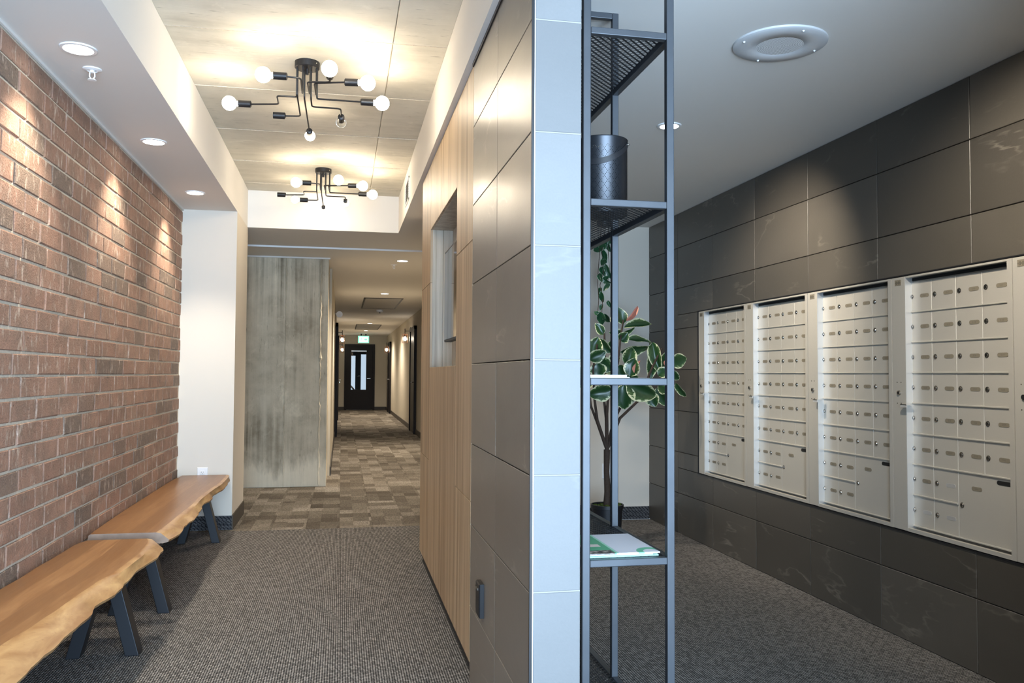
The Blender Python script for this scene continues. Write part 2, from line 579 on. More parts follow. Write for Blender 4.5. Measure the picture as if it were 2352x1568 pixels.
M['mint'] = plain('mint printed paper', (.42, .74, .66), .5)
M['screen'] = plain('black glass screen', (.02, .018, .024), .05, 0, .8)
M['hatch'] = plain('grey access panel', (.38, .36, .33), .5)
t = NT('clear glass')
t.b.inputs['Transmission Weight'].default_value = 1.0
M['glass'] = t.out((.95, .97, .97), .02)
t = NT('window glass')
tr = t.n('ShaderNodeBsdfTransparent'); gl = t.n('ShaderNodeBsdfGlossy'); ms = t.n('ShaderNodeMixShader')
gl.inputs['Roughness'].default_value = .02
ms.inputs[0].default_value = .12
t.l(tr.outputs[0], ms.inputs[1]); t.l(gl.outputs[0], ms.inputs[2])
t.l(ms.outputs[0], t.t.nodes['Material Output'].inputs[0])
M['pane'] = t.mat

# ------------------------------------------------------------------ room shell
CZ = 2.383                                   # dropped ceiling
TZ = 2.70                                    # concrete slab in the tray
XB, XW, XR = -1.174, 0.492, 2.468            # brick face, partition face, tile wall face
YF = -2.4                                    # glazed entrance, behind the viewer

f = MB().box(-1.45, 2.75, YF, 6.555, -.12, 0)
struct('floor', f, M['carpet'], 'charcoal loop-pile carpet with pale diagonal flecks in the lobby', 'floor')

hall = struct('floor_hall', MB().box(-2.6, 1.6, 6.556, 28.2, -.12, -.006), M['hallbase'],
              'patchwork brown and grey carpet tiles running down the corridor', 'floor')
k = 0
x0s = [-2.51 + .251 * i for i in range(17)]
near, farmb = [], MB()
for i, x in enumerate(x0s):
    y = 6.556 - .33 * (i % 3)
    while y < 27.6:
        a, b = max(y, 6.556), min(y + 1.0, 27.6)
        vis = (-0.16 < x + .2 and x < 1.45) or (y < 9.0 and -1.3 < x < 1.45)
        if b - a > .02 and not (x + .251 < -.14 and a > 8.98):
            if vis:
                near.append((x, a, b))
            else:
                farmb.plate(2, 1, 0, -.006, x, x + .2505, a, b, .001)
        y += 1.0
for x, a, b in near:
    part('carpet_tile', MB().plate(2, 1, .0005 * R.random(), -.006, x, x + .2505, a, b, .001), M['hallcarpet'], hall)
if farmb.v:
    part('carpet_tile_field', farmb, M['hallcarpet'], hall)['kind'] = 'stuff'

c = MB()
c.box(-1.45, -.787, YF, 7.323, CZ, 2.84)
c.box(.467, 2.75, YF, 7.323, CZ, 2.84)
c.box(-.787, .467, YF, 1.1, CZ, 2.84)
c.box(-2.7, 2.75, 7.323, 8.33, CZ, 2.84)
c.box(-2.7, 2.75, 8.33, 28.2, CZ - .016, 2.84)
struct('ceiling', c, M['ceil'], 'white dropped ceiling with a raised tray over the lobby', 'ceiling')

slab = struct('ceiling_slab', MB().box(-.80, .48, 1.05, 7.34, TZ + .008, 2.84), M['colcon'],
              'board-formed concrete slab in the tray above the chandeliers', 'ceiling')
ys = [1.10, 1.55, 2.33, 3.12, 3.90, 4.69, 5.50, 6.31, 7.03, 7.325]
for y0, y1 in zip(ys, ys[1:]):
    for xa, xb in ((-.79, .215), (.215, .47)):
        dz = R.uniform(0, .004)
        part('concrete_panel', MB().plate(2, -1, TZ - dz, TZ + .02, xa + .0015, xb - .0015, y0 + .0015, y1 - .0015, .003), M['ceilcon'], slab)
# proud grout fins left between the boards
for y in ys[3:-1]:
    part('joint_fin', MB().box(-.787, .467, y - .0022, y + .0022, TZ - .004, TZ + .01), M['mortar'], slab)

# left: brick
wl = struct('wall_left', MB().box(-1.45, XB - .0065, YF, 6.64, 0, 2.5), M['mortar'], 'reddish brown brick wall with pale mortar', 'wall')
PZ, PY = .0868, .2665
variants = []
for q in range(12):
    d = .0105
    def jj(s=.0018):
        return R.uniform(-s, s)
    by, bz = PY - .0115, PZ - .0105
    mb = MB()
    vs = []
    for xx, e in ((-.012, 0), (d - .003, 0), (d, .0035)):
        for yy, zz in ((e, e), (by - e, e), (by - e, bz - e), (e, bz - e)):
            vs.append((xx + (jj(.0012) if xx > 0 else 0), yy + jj(), zz + jj()))
    fs = [(8, 9, 10, 11)]
    for r in (0, 4):
        for i in range(4):
            fs.append((r + i, r + (i + 1) % 4, r + 4 + (i + 1) % 4, r + 4 + i))
    mb.add(vs, fs)
    variants.append((mb, mb.mesh('brick', M['brick'])))
cells = []
for r in range(-13, 15):
    z = 1.107 + r * PZ - PZ / 2
    if z + PZ < 0.01 or z > 2.36:
        continue
    ph = 3.462 if r % 2 == 0 else 3.352
    ph += R.uniform(-.03, .03)
    n0 = math.floor((YF - ph) / PY)
    for n in range(n0, 60):
        y = ph + n * PY
        if y + PY > 6.615 + .2:
            break
        cells.append((y, z))
def seen(c):
    p = Vector((XB, c[0] + .13, c[1] + .04)) - Vector((0, 0, H))
    dpt = p.dot(FWD)
    if dpt < .1:
        return 9e9
    u, v = 1176 + F * p.dot(RIGHT) / dpt, 784 + F * p.dot(DOWN) / dpt
    hidden = c[1] < .30 and c[0] < 6.3
    return dpt + (0 if (u > -25 and -30 < v < 1600 and not hidden) else 1000)
cells.sort(key=seen)
rest = MB()
for i, (y, z) in enumerate(cells):
    mb, me = R.choice(variants)
    top = z + PZ > 2.375
    cut = y + PY > 6.615
    if i < 300 and not cut:
        link('brick', me, wl, (XB - .0105 + R.uniform(-.0012, .0012), y + .006, z + .006))
    else:
        k = min(1, (6.612 - y) / (PY - .006)) if cut else 1
        if k > .08:
            rest.add([(XB - .0105 + a, y + .006 + b * k, z + .006 + cc) for a, b, cc in mb.v], mb.f)
part('brickwork', rest, M['brick'], wl)['kind'] = 'stuff'

# white return that ends the brick wall, and its carpet skirting
struct('wall_return', MB().box(-1.45, -.787, 6.622, 7.355, 0, CZ + .001), M['wall'], 'white wall return at the end of the brick wall', 'wall')
struct('baseboard_front', MB().box(XB, -.786, 6.612, 6.622, 0, .105), M['basecarpet'], 'black carpet skirting under the white wall return', 'skirting')
struct('baseboard_side', MB().box(-.787, -.778, 6.612, 7.355, -.002, .108), M['hallbase'], 'brown carpet skirting round the corner of the white wall return', 'skirting')
struct('trim_1', MB().box(XB - .004, XB + .006, YF, 6.62, 2.372, CZ), M['ceil'], 'thin white sealant bead above the brick wall', 'trim')

# concrete wall facing the lobby
wc = struct('wall_concrete', MB().box(-2.6, -.150, 8.99, 9.9, 0, 2.5), M['colcon'], 'raw grey concrete wall with vertical form marks', 'wall')
xs = [-2.6, -1.38, -.975, -.572, -.222, -.141]
for a, b in zip(xs, xs[1:]):
    part('concrete_panel', MB().plate(1, -1, 8.978 + R.uniform(0, .003), 8.995, a + .002, b - .002, 0, 2.376, .003), M['colcon'], wc)
rg = MB()
for x, rr in ((-.572, .006), (-.222, .011)):
    pts, rs = [], []
    z = .02
    while z < 2.37:
        pts.append((x + R.uniform(-.005, .005), 8.979, z))
        rs.append(rr * R.uniform(.3, 1.0) * (1.9 if R.random() < .1 else 1))
        z += .045
    rg.tube(pts, rs, 6)
part('form_ridge', rg, M['colcon'], wc)
struct('trim_2', MB().box(-.98, -.13, 8.955, 8.979, 2.352, CZ), M['ceil'], 'white bead along the top of the concrete wall', 'trim')

# corridor
struct('wall_hall_left', MB().box(-.35, -.12, 9.9, 28.2, 0, 2.5), M['hall'], 'beige left wall of the corridor', 'wall')
struct('wall_hall_right', MB().box(1.42, 1.62, 6.70, 28.2, 0, 2.5), M['hall'], 'beige right wall of the corridor', 'wall')
struct('wall_hall_back', MB().box(.64, 1.62, 6.58, 6.70, 0, 2.5), M['wall'], 'white wall closing the lobby side of the corridor', 'wall')
e = MB()
e.box(-.35, .125, 27.5, 27.66, 0, 2.5).box(1.02, 1.62, 27.5, 27.66, 0, 2.5).box(.125, 1.02, 27.5, 27.66, 2.06, 2.5)
struct('wall_hall_end', e, M['hall'], 'beige end wall of the corridor round the dark door', 'wall')
struct('wall_lobby_side', MB().box(-2.72, -2.6, 7.2, 9.1, 0, 2.5), M['wall'], 'white side wall behind the wall return', 'wall')
struct('wall_lobby_near', MB().box(-2.72, -.80, 7.23, 7.355, 0, 2.5), M['wall'], 'white wall behind the brick wall', 'wall')
struct('baseboard_hall_left', MB().box(-.12, -.108, 9.9, 27.5, 0, .1), M['darkbase'], 'dark skirting on the left of the corridor', 'skirting')
struct('baseboard_hall_right', MB().box(1.408, 1.42, 6.7, 27.5, 0, .1), M['darkbase'], 'dark skirting on the right of the corridor', 'skirting')
struct('baseboard_hall_end', MB().box(1.045, 1.42, 27.488, 27.5, 0, .1).box(-.12, .09, 27.488, 27.5, 0, .1), M['darkbase'], 'dark skirting under the corridor end wall', 'skirting')

# mail room shell
wb = struct('wall_back', MB().box(.64, 2.6, 6.57, 6.70, 0, 2.5), M['wall'], 'white end wall of the mail room behind the plant', 'wall')
struct('baseboard_back', MB().box(.64, XR, 6.56, 6.57, 0, .102), M['basecarpet'], 'black carpet skirting on the mail room end wall', 'skirting')

# right: porcelain tiles round the bank of mailboxes
MZ0, MZ1, MY1, MY0 = .480, 1.618, 5.585, 1.28
wr = struct('wall_right', MB().box(XR + .012, 2.75, YF, 6.70, 0, MZ0).box(XR + .012, 2.75, YF, 6.70, MZ1, 2.5)
            .box(XR + .012, 2.75, MY1, 6.70, MZ0, MZ1).box(XR + .012, 2.75, YF, MY0, MZ0, MZ1).box(2.70, 2.75, MY0, MY1, MZ0, MZ1),
            M['grout'], 'dark taupe tile wall holding the mailboxes', 'wall')
TY, THh = .604, .305
def right_tiles():
    g = .0018
    for c in range(-7, 7):
        y0, y1 = 2.938 + c * TY, 2.938 + (c + 1) * TY
        y0, y1 = max(y0, YF), min(y1, 6.57)
        if y1 - y0 < .02:
            continue
        for r in range(-1, 8):
            z1, z0 = 2.123 - r * THh + THh, 2.123 - r * THh
            z1, z0 = min(z1, CZ - .001), max(z0, 0)
            if z1 - z0 < .012:
                continue
            rects = [(y0, y1, z0, z1)]
            if y1 > MY0 and y0 < MY1 and z1 > MZ0 and z0 < MZ1:
                rects = []
                if z1 > MZ1: rects.append((y0, y1, MZ1, z1))
                if z0 < MZ0: rects.append((y0, y1, z0, MZ0))
                za, zb = max(z0, MZ0), min(z1, MZ1)
                if y1 > MY1: rects.append((MY1, y1, za, zb))
                if y0 < MY0: rects.append((y0, MY0, za, zb))
            for a, b, p, q in rects:
                if b - a > .02 and q - p > .012:
                    yield (a + g, b - g, p + g, q - g)
for a, b, p, q in right_tiles():
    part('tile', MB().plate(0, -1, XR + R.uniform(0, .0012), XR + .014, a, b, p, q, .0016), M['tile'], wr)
struct('trim_3', MB().box(XR - .004, XR + .02, MY0, MY1 + .006, MZ1, MZ1 + .005).box(XR - .004, XR + .02, MY0, MY1 + .006, MZ0 - .005, MZ0)
       .box(XR - .004, XR + .02, MY1, MY1 + .006, MZ0, MZ1), M['black'], 'black edge trim round the mailbox recess', 'trim')

# ------------------------------------------------------------------ partition in the middle
NY0, NY1, NZ0, NZ1 = 3.70, 4.83, 1.205, 1.995
p = MB()
X1 = .634
p.box(.516, X1, 2.206, NY0 - .012, 0, CZ).box(.516, X1, NY1 + .012, 5.33, 0, CZ)
p.box(.516, X1, NY0 - .012, NY1 + .012, 0, NZ0 - .012).box(.516, X1, NY0 - .012, NY1 + .012, NZ1 + .012, CZ)
p.box(.628, X1, NY0 - .012, NY1 + .012, NZ0 - .012, NZ1 + .012)
struct('wall_middle_far', MB().box(.614, .640, 5.346, 6.6, 0, CZ), M['wall'], 'white wall running on behind the oak-panelled partition', 'wall')
wm = struct('wall_middle', p, M['grout'], 'partition between lobby and mail room with tiled end and oak panels', 'wall')
TH = .307
zr = [0.0] + [1.207 + TH * n for n in range(-3, 4)] + [CZ - .004]
for z0, z1 in zip(zr, zr[1:]):
    for y0, y1 in ((2.194, 2.705), (2.705, 3.232)):
        part('tile', MB().plate(0, -1, XW + R.uniform(0, .0008), .518, y0 + .0015, y1 - .0015, z0 + .0015, z1 - .0015, .0014), M['tile_lamplit'], wm)
    part('tile', MB().plate(1, -1, 2.192, 2.21, .502, .630, z0 + .0015, z1 - .0015, .0014), M['tile_daylit'], wm)
part('grout_bed', MB().box(.502, .630, 2.1932, 2.206, 0, CZ), M['grout2'], wm)
part('corner_edge', MB().box(XW - .001, .4985, 2.188, 2.1945, 0, CZ), M['black'], wm)
part('corner_edge', MB().box(.4985, .5015, 2.189, 2.2, 0, CZ), M['alubright'], wm)
def panel(y0, y1, z0, z1):
    part('wood_panel', MB().plate(0, -1, XW + R.uniform(0, .0006), .520, y0 + .0012, y1 - .0012, z0 + .0012, z1 - .0012, .0012), M['oak'], wm)
for z0, z1 in ((.068, .678), (.678, 1.690), (1.690, CZ - .003)):
    panel(4.83, 5.345, z0, z1)
    panel(3.234, 3.70, z0, z1)
panel(4.32, 4.83, .068, NZ0); panel(3.70, 4.32, .068, NZ0)
panel(4.32, 4.83, NZ1, CZ - .003); panel(3.70, 4.32, NZ1, CZ - .003)
def liner(mb):
    part('niche_panel', mb, M['greyoak'], wm)
liner(MB().plate(1, -1, NY1, NY1 + .012, .5045, .565, NZ0, NZ1, .0008))
liner(MB().plate(1, -1, NY1, NY1 + .012, .566, .628, NZ0, NZ1, .0008))
liner(MB().plate(1, 1, NY0, NY0 - .012, .5045, .628, NZ0, NZ1, .0008))
liner(MB().plate(2, 1, NZ0, NZ0 - .012, .5045, .628, NY0, NY1, .0008))
liner(MB().plate(2, -1, NZ1, NZ1 + .012, .5045, .628, NY0, NY1, .0008))
liner(MB().plate(0, -1, .622, .628, NY0, NY1, NZ0, NZ1, .0008))
part('end_panel', MB().plate(1, 1, 5.345, 5.331, .494, .634, .068, CZ - .003, .001), M['oak'], wm)
struct('baseboard_middle', MB().box(.512, .5165, 3.236, 5.34, 0, .07), M['black'], 'black recessed kick strip under the oak panels', 'skirting')
struct('trim_4', MB().box(XW - .005, XW, 2.194, 3.232, CZ - .014, CZ), M['black'], 'black shadow strip along the top of the tiled partition', 'trim')
struct('trim_5', MB().box(-2.6, 1.42, 8.315, 8.33, CZ - .016, CZ), M['white'], 'white step across the corridor ceiling', 'trim')
struct('wall_mail_near', MB().box(1.40, 2.6, .98, 1.12, 0, 2.5), M['wall'], 'white near end wall of the mail room, beside the viewer', 'wall')
# behind the viewer: piers beside the glazing
struct('wall_entrance', MB().box(-1.45, -1.16, YF - .1, YF, 0, 2.84).box(2.46, 2.75, YF - .1, YF, 0, 2.84).box(-1.45, 2.75, YF - .1, YF, 2.36, 2.84),
       M['wall'], 'white frame of the glazed entrance behind the viewer', 'wall')

# ------------------------------------------------------------------ benches
TONES = (((.13, .062, .027, 1), (.34, .185, .082, 1), (.18, .088, .038, 1), (.29, .155, .068, 1)),
         ((.19, .092, .040, 1), (.26, .135, .058, 1), (.15, .072, .032, 1), (.22, .11, .048, 1)))


def bench(label, y0, y1, prof, legs, tones):
    """prof: stations (y, x_left, x_inner, x_outer); top at z .41"""
    TOPZ, BOT = .41, .358
    root = thing('bench', label, 'bench', (-.96, (y0 + y1) / 2, 0), 'live edge benches along the brick wall')
    n = 46
    st = []
    for i in range(n + 1):
        y = y0 + (y1 - y0) * i / n
        for (a, b) in zip(prof, prof[1:]):
            if a[0] <= y <= b[0] + 1e-6:
                t = (y - a[0]) / (b[0] - a[0])
                t = t * t * (3 - 2 * t)
                st.append((y,) + tuple(a[k] + (b[k] - a[k]) * t for k in (1, 2, 3)))
                break
    rr = random.Random(y0)
    jit = [rr.uniform(-.004, .004) for _ in st]
    cuts = [0, .30, .56, .80, 1.0]
    for k in range(4):
        mb = MB()
        last = k == 3
        ring = None
        for i, (y, xl, xi, xo) in enumerate(st):
            a = xl + (xi - xl) * cuts[k]
            b = xl + (xi - xl) * cuts[k + 1]
            a += .0 if k == 0 else 0
            if last:
                j = jit[i]
                pts = [(a, TOPZ), (b - .01, TOPZ), (b + .012, TOPZ - .004), (b + (xo - b) * .55 + j, TOPZ - .016), (xo + j, TOPZ - .036), (xo - .004 + j, BOT + .006), (xo - .03, BOT), (a, BOT)]
            elif k == 0:
                pts = [(a - .006, BOT + .01), (a, TOPZ - .006), (a + .01, TOPZ), (b, TOPZ), (b, BOT), (a + .012, BOT)]
            else:
                pts = [(a, TOPZ), (b, TOPZ), (b, BOT), (a, BOT)]
            m_ = len(pts)
            mb.v += [(px, y, pz) for px, pz in pts]
            if i:
                o = (i - 1) * m_
                for q in range(m_):
                    q2 = (q + 1) % m_
                    mb.f.append((o + q, o + m_ + q, o + m_ + q2, o + q2))
                    mb.m.append(1 if (last and 1 <= q <= 5) else 0)
        m_ = len(pts)
        mb.f.append(tuple(range(m_))); mb.m.append(2)
        mb.f.append(tuple(range((len(st) - 1) * m_, len(st) * m_))[::-1]); mb.m.append(2)
        part('plank', mb, [M['slab'], M['bark'], M['endgrain']], root, True).color = TONES[tones][k]
    for ly in legs:
        xl, xr = -1.085, -.805
        apex = -.945
        part('mounting_plate', MB().box(apex - .10, apex + .10, ly - .04, ly + .04, .352, .3585), M['bench'], root)
        for s, foot in ((-1, xl + .026), (1, xr - .026)):
            mb = MB()
            hw = .027
            tx = apex + s * .020
            vs = []
            for yy in (ly - .038, ly + .038):
                vs += [(foot - hw, yy, 0), (foot + hw, yy, 0), (tx + hw, yy, .353), (tx - hw, yy, .353)]
            mb.add(vs, [(0, 1, 2, 3), (7, 6, 5, 4), (0, 4, 5, 1), (1, 5, 6, 2), (2, 6, 7, 3), (3, 7, 4, 0)])
            lg = part('leg', mb, M['bench'], root)
            bv = lg.modifiers.new('edge', 'BEVEL'); bv.width = .003; bv.segments = 2
    return root
bench('live-edge wooden bench nearest the viewer, cut off by the left edge', 1.80, 4.135,
      [(1.80, -1.165, -.93, -.815), (2.60, -1.166, -.905, -.803), (2.80, -1.160, -.882, -.800), (2.98, -1.160, -.868, -.792), (3.12, -1.164, -.860, -.806),
       (3.30, -1.163, -.848, -.784), (3.45, -1.156, -.826, -.786), (3.62, -1.157, -.818, -.792), (3.78, -1.150, -.812, -.776), (3.92, -1.147, -.818, -.764), (4.05, -1.146, -.826, -.772), (4.135, -1.120, -.850, -.806)],
      (3.80, 2.12), 0)
bench('live-edge wooden bench farther back, against the white wall return', 4.285, 6.60,
      [(4.285, -1.148, -.842, -.790), (4.42, -1.155, -.834, -.772), (4.67, -1.160, -.830, -.782), (4.90, -1.164, -.828, -.772), (5.12, -1.166, -.822, -.783), (5.40, -1.167, -.830, -.806),
       (5.62, -1.166, -.826, -.790), (5.78, -1.167, -.820, -.806), (6.10, -1.167, -.805, -.782), (6.34, -1.166, -.808, -.787), (6.52, -1.150, -.812, -.794), (6.60, -1.150, -.822, -.810)],
      (4.43, 6.16), 1)

# ------------------------------------------------------------------ outlets and small wall things
def outlet(loc, label, axis):
    x, y, z = loc
    r = thing('wall_outlet', label, 'outlet', loc)
    part('cover_plate', MB().plate(1, -1, y - .006, y, x - .037, x + .037, z - .06, z + .06, .003), M['white'], r)
    for dz in (-.022, .022):
        sk = part('socket', MB().plate(1, -1, y - .008, y - .005, x - .017, x + .017, z + dz - .014, z + dz + .014, .002), M['white'], r)
        part('slot', MB().box(x - .008, x - .006, y - .0085, y - .0079, z + dz - .001, z + dz + .008).box(x + .006, x + .008, y - .0085, y - .0079, z + dz - .001, z + dz + .008)
             .box(x - .002, x + .002, y - .0085, y - .0079, z + dz - .010, z + dz - .006), M['slot'], sk)
outlet((-1.001, 6.622, .405), 'white wall outlet just above the farther bench', 1)
outlet((2.108, 6.57, .392), 'white wall outlet behind the trunk of the potted plant', 1)

r = thing('outlet_cover', 'black outlet cover low on the tiled partition', 'outlet', (XW, 2.95, .385))
part('cover_plate', MB().plate(0, -1, XW - .018, XW, 2.906, 2.982, .326, .442, .004), M['black'], r)
part('hinge_clip', MB().box(XW - .0205, XW - .018, 2.925, 2.975, .418, .426), M['chrome'], r)

r = thing('air_vent', 'white slatted air vent on the tray side above the oak panels', 'vent', (.467, 6.31, 2.52))
fr = MB()
fr.box(.461, .467, 6.15, 6.47, 2.44, 2.452).box(.461, .467, 6.15, 6.47, 2.600, 2.612).box(.461, .467, 6.15, 6.164, 2.44, 2.612).box(.461, .467, 6.456, 6.47, 2.44, 2.612)
part('frame', fr, M['white'], r)
part('duct', MB().box(.4655, .4668, 6.164, 6.456, 2.452, 2.60), M['slot'], r)
for i in range(8):
    z = 2.459 + i * .0185
    part('slat', MB().add([(.461, 6.164, z), (.461, 6.456, z), (.4665, 6.456, z + .009), (.4665, 6.164, z + .009), (.461, 6.164, z + .002), (.461, 6.456, z + .002), (.4665, 6.456, z + .011), (.4665, 6.164, z + .011)],
         [(0, 1, 2, 3), (7, 6, 5, 4), (0, 4, 5, 1), (2, 6, 7, 3)]), M['white'], r)

r = thing('wall_screen', 'thin black-framed flat screen hung in the oak niche', 'screen', (.60, 4.25, 1.6))
part('housing', MB().plate(0, -1, .562, .600, 3.80, 4.715, 1.345, 1.850, .003), M['black'], r)
part('display', MB().plate(0, -1, .5605, .563, 3.812, 4.703, 1.357, 1.838, .0005), M['screen'], r)
part('wall_bracket', MB().box(.600, .623, 4.1, 4.4, 1.5, 1.7), M['black'], r)

# ------------------------------------------------------------------ recessed lights, sprinkler, speaker
def downlight(x, y, z, label, energy, aim=(0, 0, -1), size=124, group=None, rad=.052, blend=.75, col=WARM2):
    r = thing('recessed_light', label, 'ceiling light', (x, y, z), group)
    part('trim_ring', MB().lathe((x, y, z), [(rad, 0), (rad + .014, 0), (rad + .013, -.005), (rad + .001, -.006), (rad, 0)], 28), M['white'], r, True)
    part('lens', MB().lathe((x, y, z), [(.0001, -.0035), (rad * .6, -.0035), (rad + .001, -.003)], 28), M['lens'], r, True)
    la = bpy.data.lights.new('spot', 'SPOT')
    la.energy = energy
    la.color = col
    la.spot_size = math.radians(size)
    la.spot_blend = blend
    la.shadow_soft_size = .035
    o = bpy.data.objects.new('lamp', la)
    C.objects.link(o)
    o.parent = r
    o.location = (0, 0, -.03)
    o.rotation_euler = Vector(aim).to_track_quat('-Z', 'Y').to_euler()
    return r
for i, (y, w) in enumerate(((3.395, 'nearest of the three recessed lights above the brick wall'), (4.698, 'middle of the three recessed lights above the brick wall'), (5.983, 'farthest of the three recessed lights above the brick wall'))):
    downlight(-.987, y, CZ, 'round white ' + w, BRICK_SPOT, (0, 0, -1), 100, 'recessed lights over the brick wall')
downlight(-.987, 2.10, CZ, 'round white recessed light above the near bench, out of the picture', BRICK_SPOT, (0, 0, -1), 100, 'recessed lights over the brick wall')
downlight(1.55, 3.844, CZ, 'round white recessed light in the mail room ceiling beyond the speaker', MAIL_SPOT, (.92, .55, -.80), 78, 'recessed lights in the mail room', .045, .9)
downlight(1.55, 2.10, CZ, 'round white recessed light in the mail room ceiling above the picture', MAIL_SPOT, (.92, .55, -.80), 78, 'recessed lights in the mail room', .045, .9)
downlight(1.45, 5.45, CZ, 'round white recessed light over the plant corner, hidden behind the tiled partition', 62.0, (.1, 0, -1), 112, 'recessed lights in the mail room', .045)
for i, (x, y, w) in enumerate(((.62, 9.0, 'first'), (.62, 12.78, 'second'), (.65, 20.5, 'third'), (.65, 24.0, 'last'))):
    downlight(x, y, CZ - .016, 'round recessed corridor light, ' + w + ' from the lobby', HALL_SPOT, (0, 0, -1), 150, 'recessed lights down the corridor', .055, .8)

def sprinkler(x, y, z, label):
    r = thing('sprinkler', label, 'sprinkler', (x, y, z), 'ceiling sprinklers')
    part('escutcheon', MB().lathe((x, y, z), [(.036, 0), (.035, -.004), (.020, -.008), (.018, -.005), (.001, -.005)], 20), M['white'], r, True)
    fr = MB().cyl((x, y, z - .004), (x, y, z - .016), .009, n=10)
    fr.tube([(x - .009, y, z - .012), (x - .010, y, z - .03), (x - .003, y, z - .043)], .0028, 6)
    fr.tube([(x + .009, y, z - .012), (x + .010, y, z - .03), (x + .003, y, z - .043)], .0028, 6)
    part('yoke', fr, M['white'], r)
    part('deflector', MB().lathe((x, y, z - .045), [(.001, .001), (.016, .002), (.017, -.001), (.001, -.002)], 14), M['white'], r)
sprinkler(-.998, 3.618, CZ, 'white sprinkler between the first two lights above the brick wall')
sprinkler(.551, 9.36, CZ - .016, 'small sprinkler just beyond the first corridor light')

sx, sy = 1.556, 2.795
r = thing('ceiling_speaker', 'round white ceiling speaker with a dotted grille in the mail room', 'speaker', (sx, sy, CZ))
part('baffle', MB().lathe((sx, sy, CZ), [(.168, 0), (.167, -.006), (.160, -.010), (.084, -.011), (.0835, -.0106)], 64), M['speaker'], r, True)
gr = MB().lathe((sx, sy, CZ), [(.0001, -.0106), (.0835, -.0106)], 48)
part('grille_back', gr, M['grille'], r)
hol = MB()
for q in range(1, 15):
    rr = q * .0057
    nn = max(6, int(2 * PI * rr / .0052))
    for i in range(nn):
        a = 2 * PI * i / nn
        cx, cy = sx + rr * math.cos(a), sy + rr * math.sin(a)
        hol.add([(cx + .0015 * math.cos(b), cy + .0015 * math.sin(b), CZ - .0109) for b in (0, PI / 2, PI, 3 * PI / 2)], [(0, 1, 2, 3)])
part('grille_hole', hol, M['slot'], r)['kind'] = 'stuff'
for a in (45 + 3, 135 + 3, 225 + 3, 315 + 3):
    a = math.radians(a - 45 + 1)
    part('screw', MB().sphere((sx + .146 * math.cos(a), sy + .146 * math.sin(a), CZ - .011), .0045, 8, 6), M['white'], r, True)

# ------------------------------------------------------------------ chandeliers
def chandelier(cx, cy, label, dark):
    """eight bent arms in one level plane; `dark` lists the arms whose bulb is out"""
    r = thing('chandelier', label, 'chandelier', (cx, cy, TZ), 'black branching chandeliers in the tray')
    zp = 2.53
    part('canopy', MB().lathe((cx, cy, TZ), [(.0001, -.034), (.056, -.034), (.060, -.030), (.060, 0)], 28).cyl((cx, cy, TZ - .034), (cx, cy, TZ - .062), .008, n=10), M['black'], r, True)
    part('screw', MB().sphere((cx + .045, cy - .041, TZ - .016), .004, 8, 6), M['chrome'], r, True)
    D = lambda x, y: (cx + x + .186, cy + y - 4.233)
    arms = [
        ('1', (-.205, 4.205), [(-.203, 3.976)], (-.266, 3.966), (-1, 0)),
        ('2', (-.234, 4.225), [(-.234, 4.253), (-.33, 4.255), (-.33, 4.388), ], (-.471, 4.421), (-1, .05)),
        ('3', (-.232, 4.250), [(-.232, 4.572)], (-.313, 4.585), (-1, .02)),
        ('4', (-.199, 4.262), [], (-.196, 4.846), (0, 1)),
        ('5', (-.167, 4.262), [(-.167, 4.395), (-.022, 4.398)], (-.020, 4.54), (0, 1)),
        ('6', (-.137, 4.240), [(-.137, 4.262)], (.079, 4.262), (1, 0)),
        ('7', (-.140, 4.215), [(-.143, 4.030)], (-.001, 3.987), (1, -.1)),
        ('8', (-.170, 4.205), [(-.175, 4.020), (-.071, 4.003)], (-.071, 3.927), (0, -1)),
    ]
    for key, b, kn, s, d in arms:
        b = D(*b)
        path = [Vector((b[0], b[1], TZ - .03)), Vector((b[0], b[1], zp))] + [Vector(D(*q) + (zp,)) for q in kn] + [Vector(D(*s) + (zp,))]
        pts = [path[0]]
        for i in range(1, len(path) - 1):
            p0, p1, p2 = path[i - 1], path[i], path[i + 1]
            cr = min(.02, (p1 - p0).length * .45, (p2 - p1).length * .45)
            a = p1 + (p0 - p1).normalized() * cr
            e = p1 + (p2 - p1).normalized() * cr
            for t in (0, .33, .66, 1):
                pts.append(a.lerp(p1, t).lerp(p1.lerp(e, t), t))
        pts.append(path[-1])
        arm = part('arm', MB().tube(pts, .0042, 8), M['black'], r, True)
        dv = Vector((d[0], d[1], 0)).normalized()
        p0 = Vector(D(*s) + (zp,))
        p1 = p0 + dv * .060
        part('socket', MB().cyl(p0, p1, .0175, n=18).cyl(p0 - dv * .004, p0, .012, .0175, n=18), M['black'], arm, True)
        big = .036 if key in '12678' else .029
        cen = p1 + dv * (big + .008)
        if key not in dark:
            mb = MB().sphere(cen, big, 20, 14).cyl(p1 - dv * .004, p1 + dv * .016, .013, n=12)
            part('bulb', mb, M['bulb'], arm, True)
        elif key == '5':
            part('bulb', MB().sphere(cen, .029, 16, 10), M['glass'], arm, True)
    return r
chandelier(-.186, 4.233, 'black eight-arm chandelier nearer the viewer with globe bulbs', '35')
chandelier(-.154, 6.451, 'black eight-arm chandelier farther back near the corridor', '2')

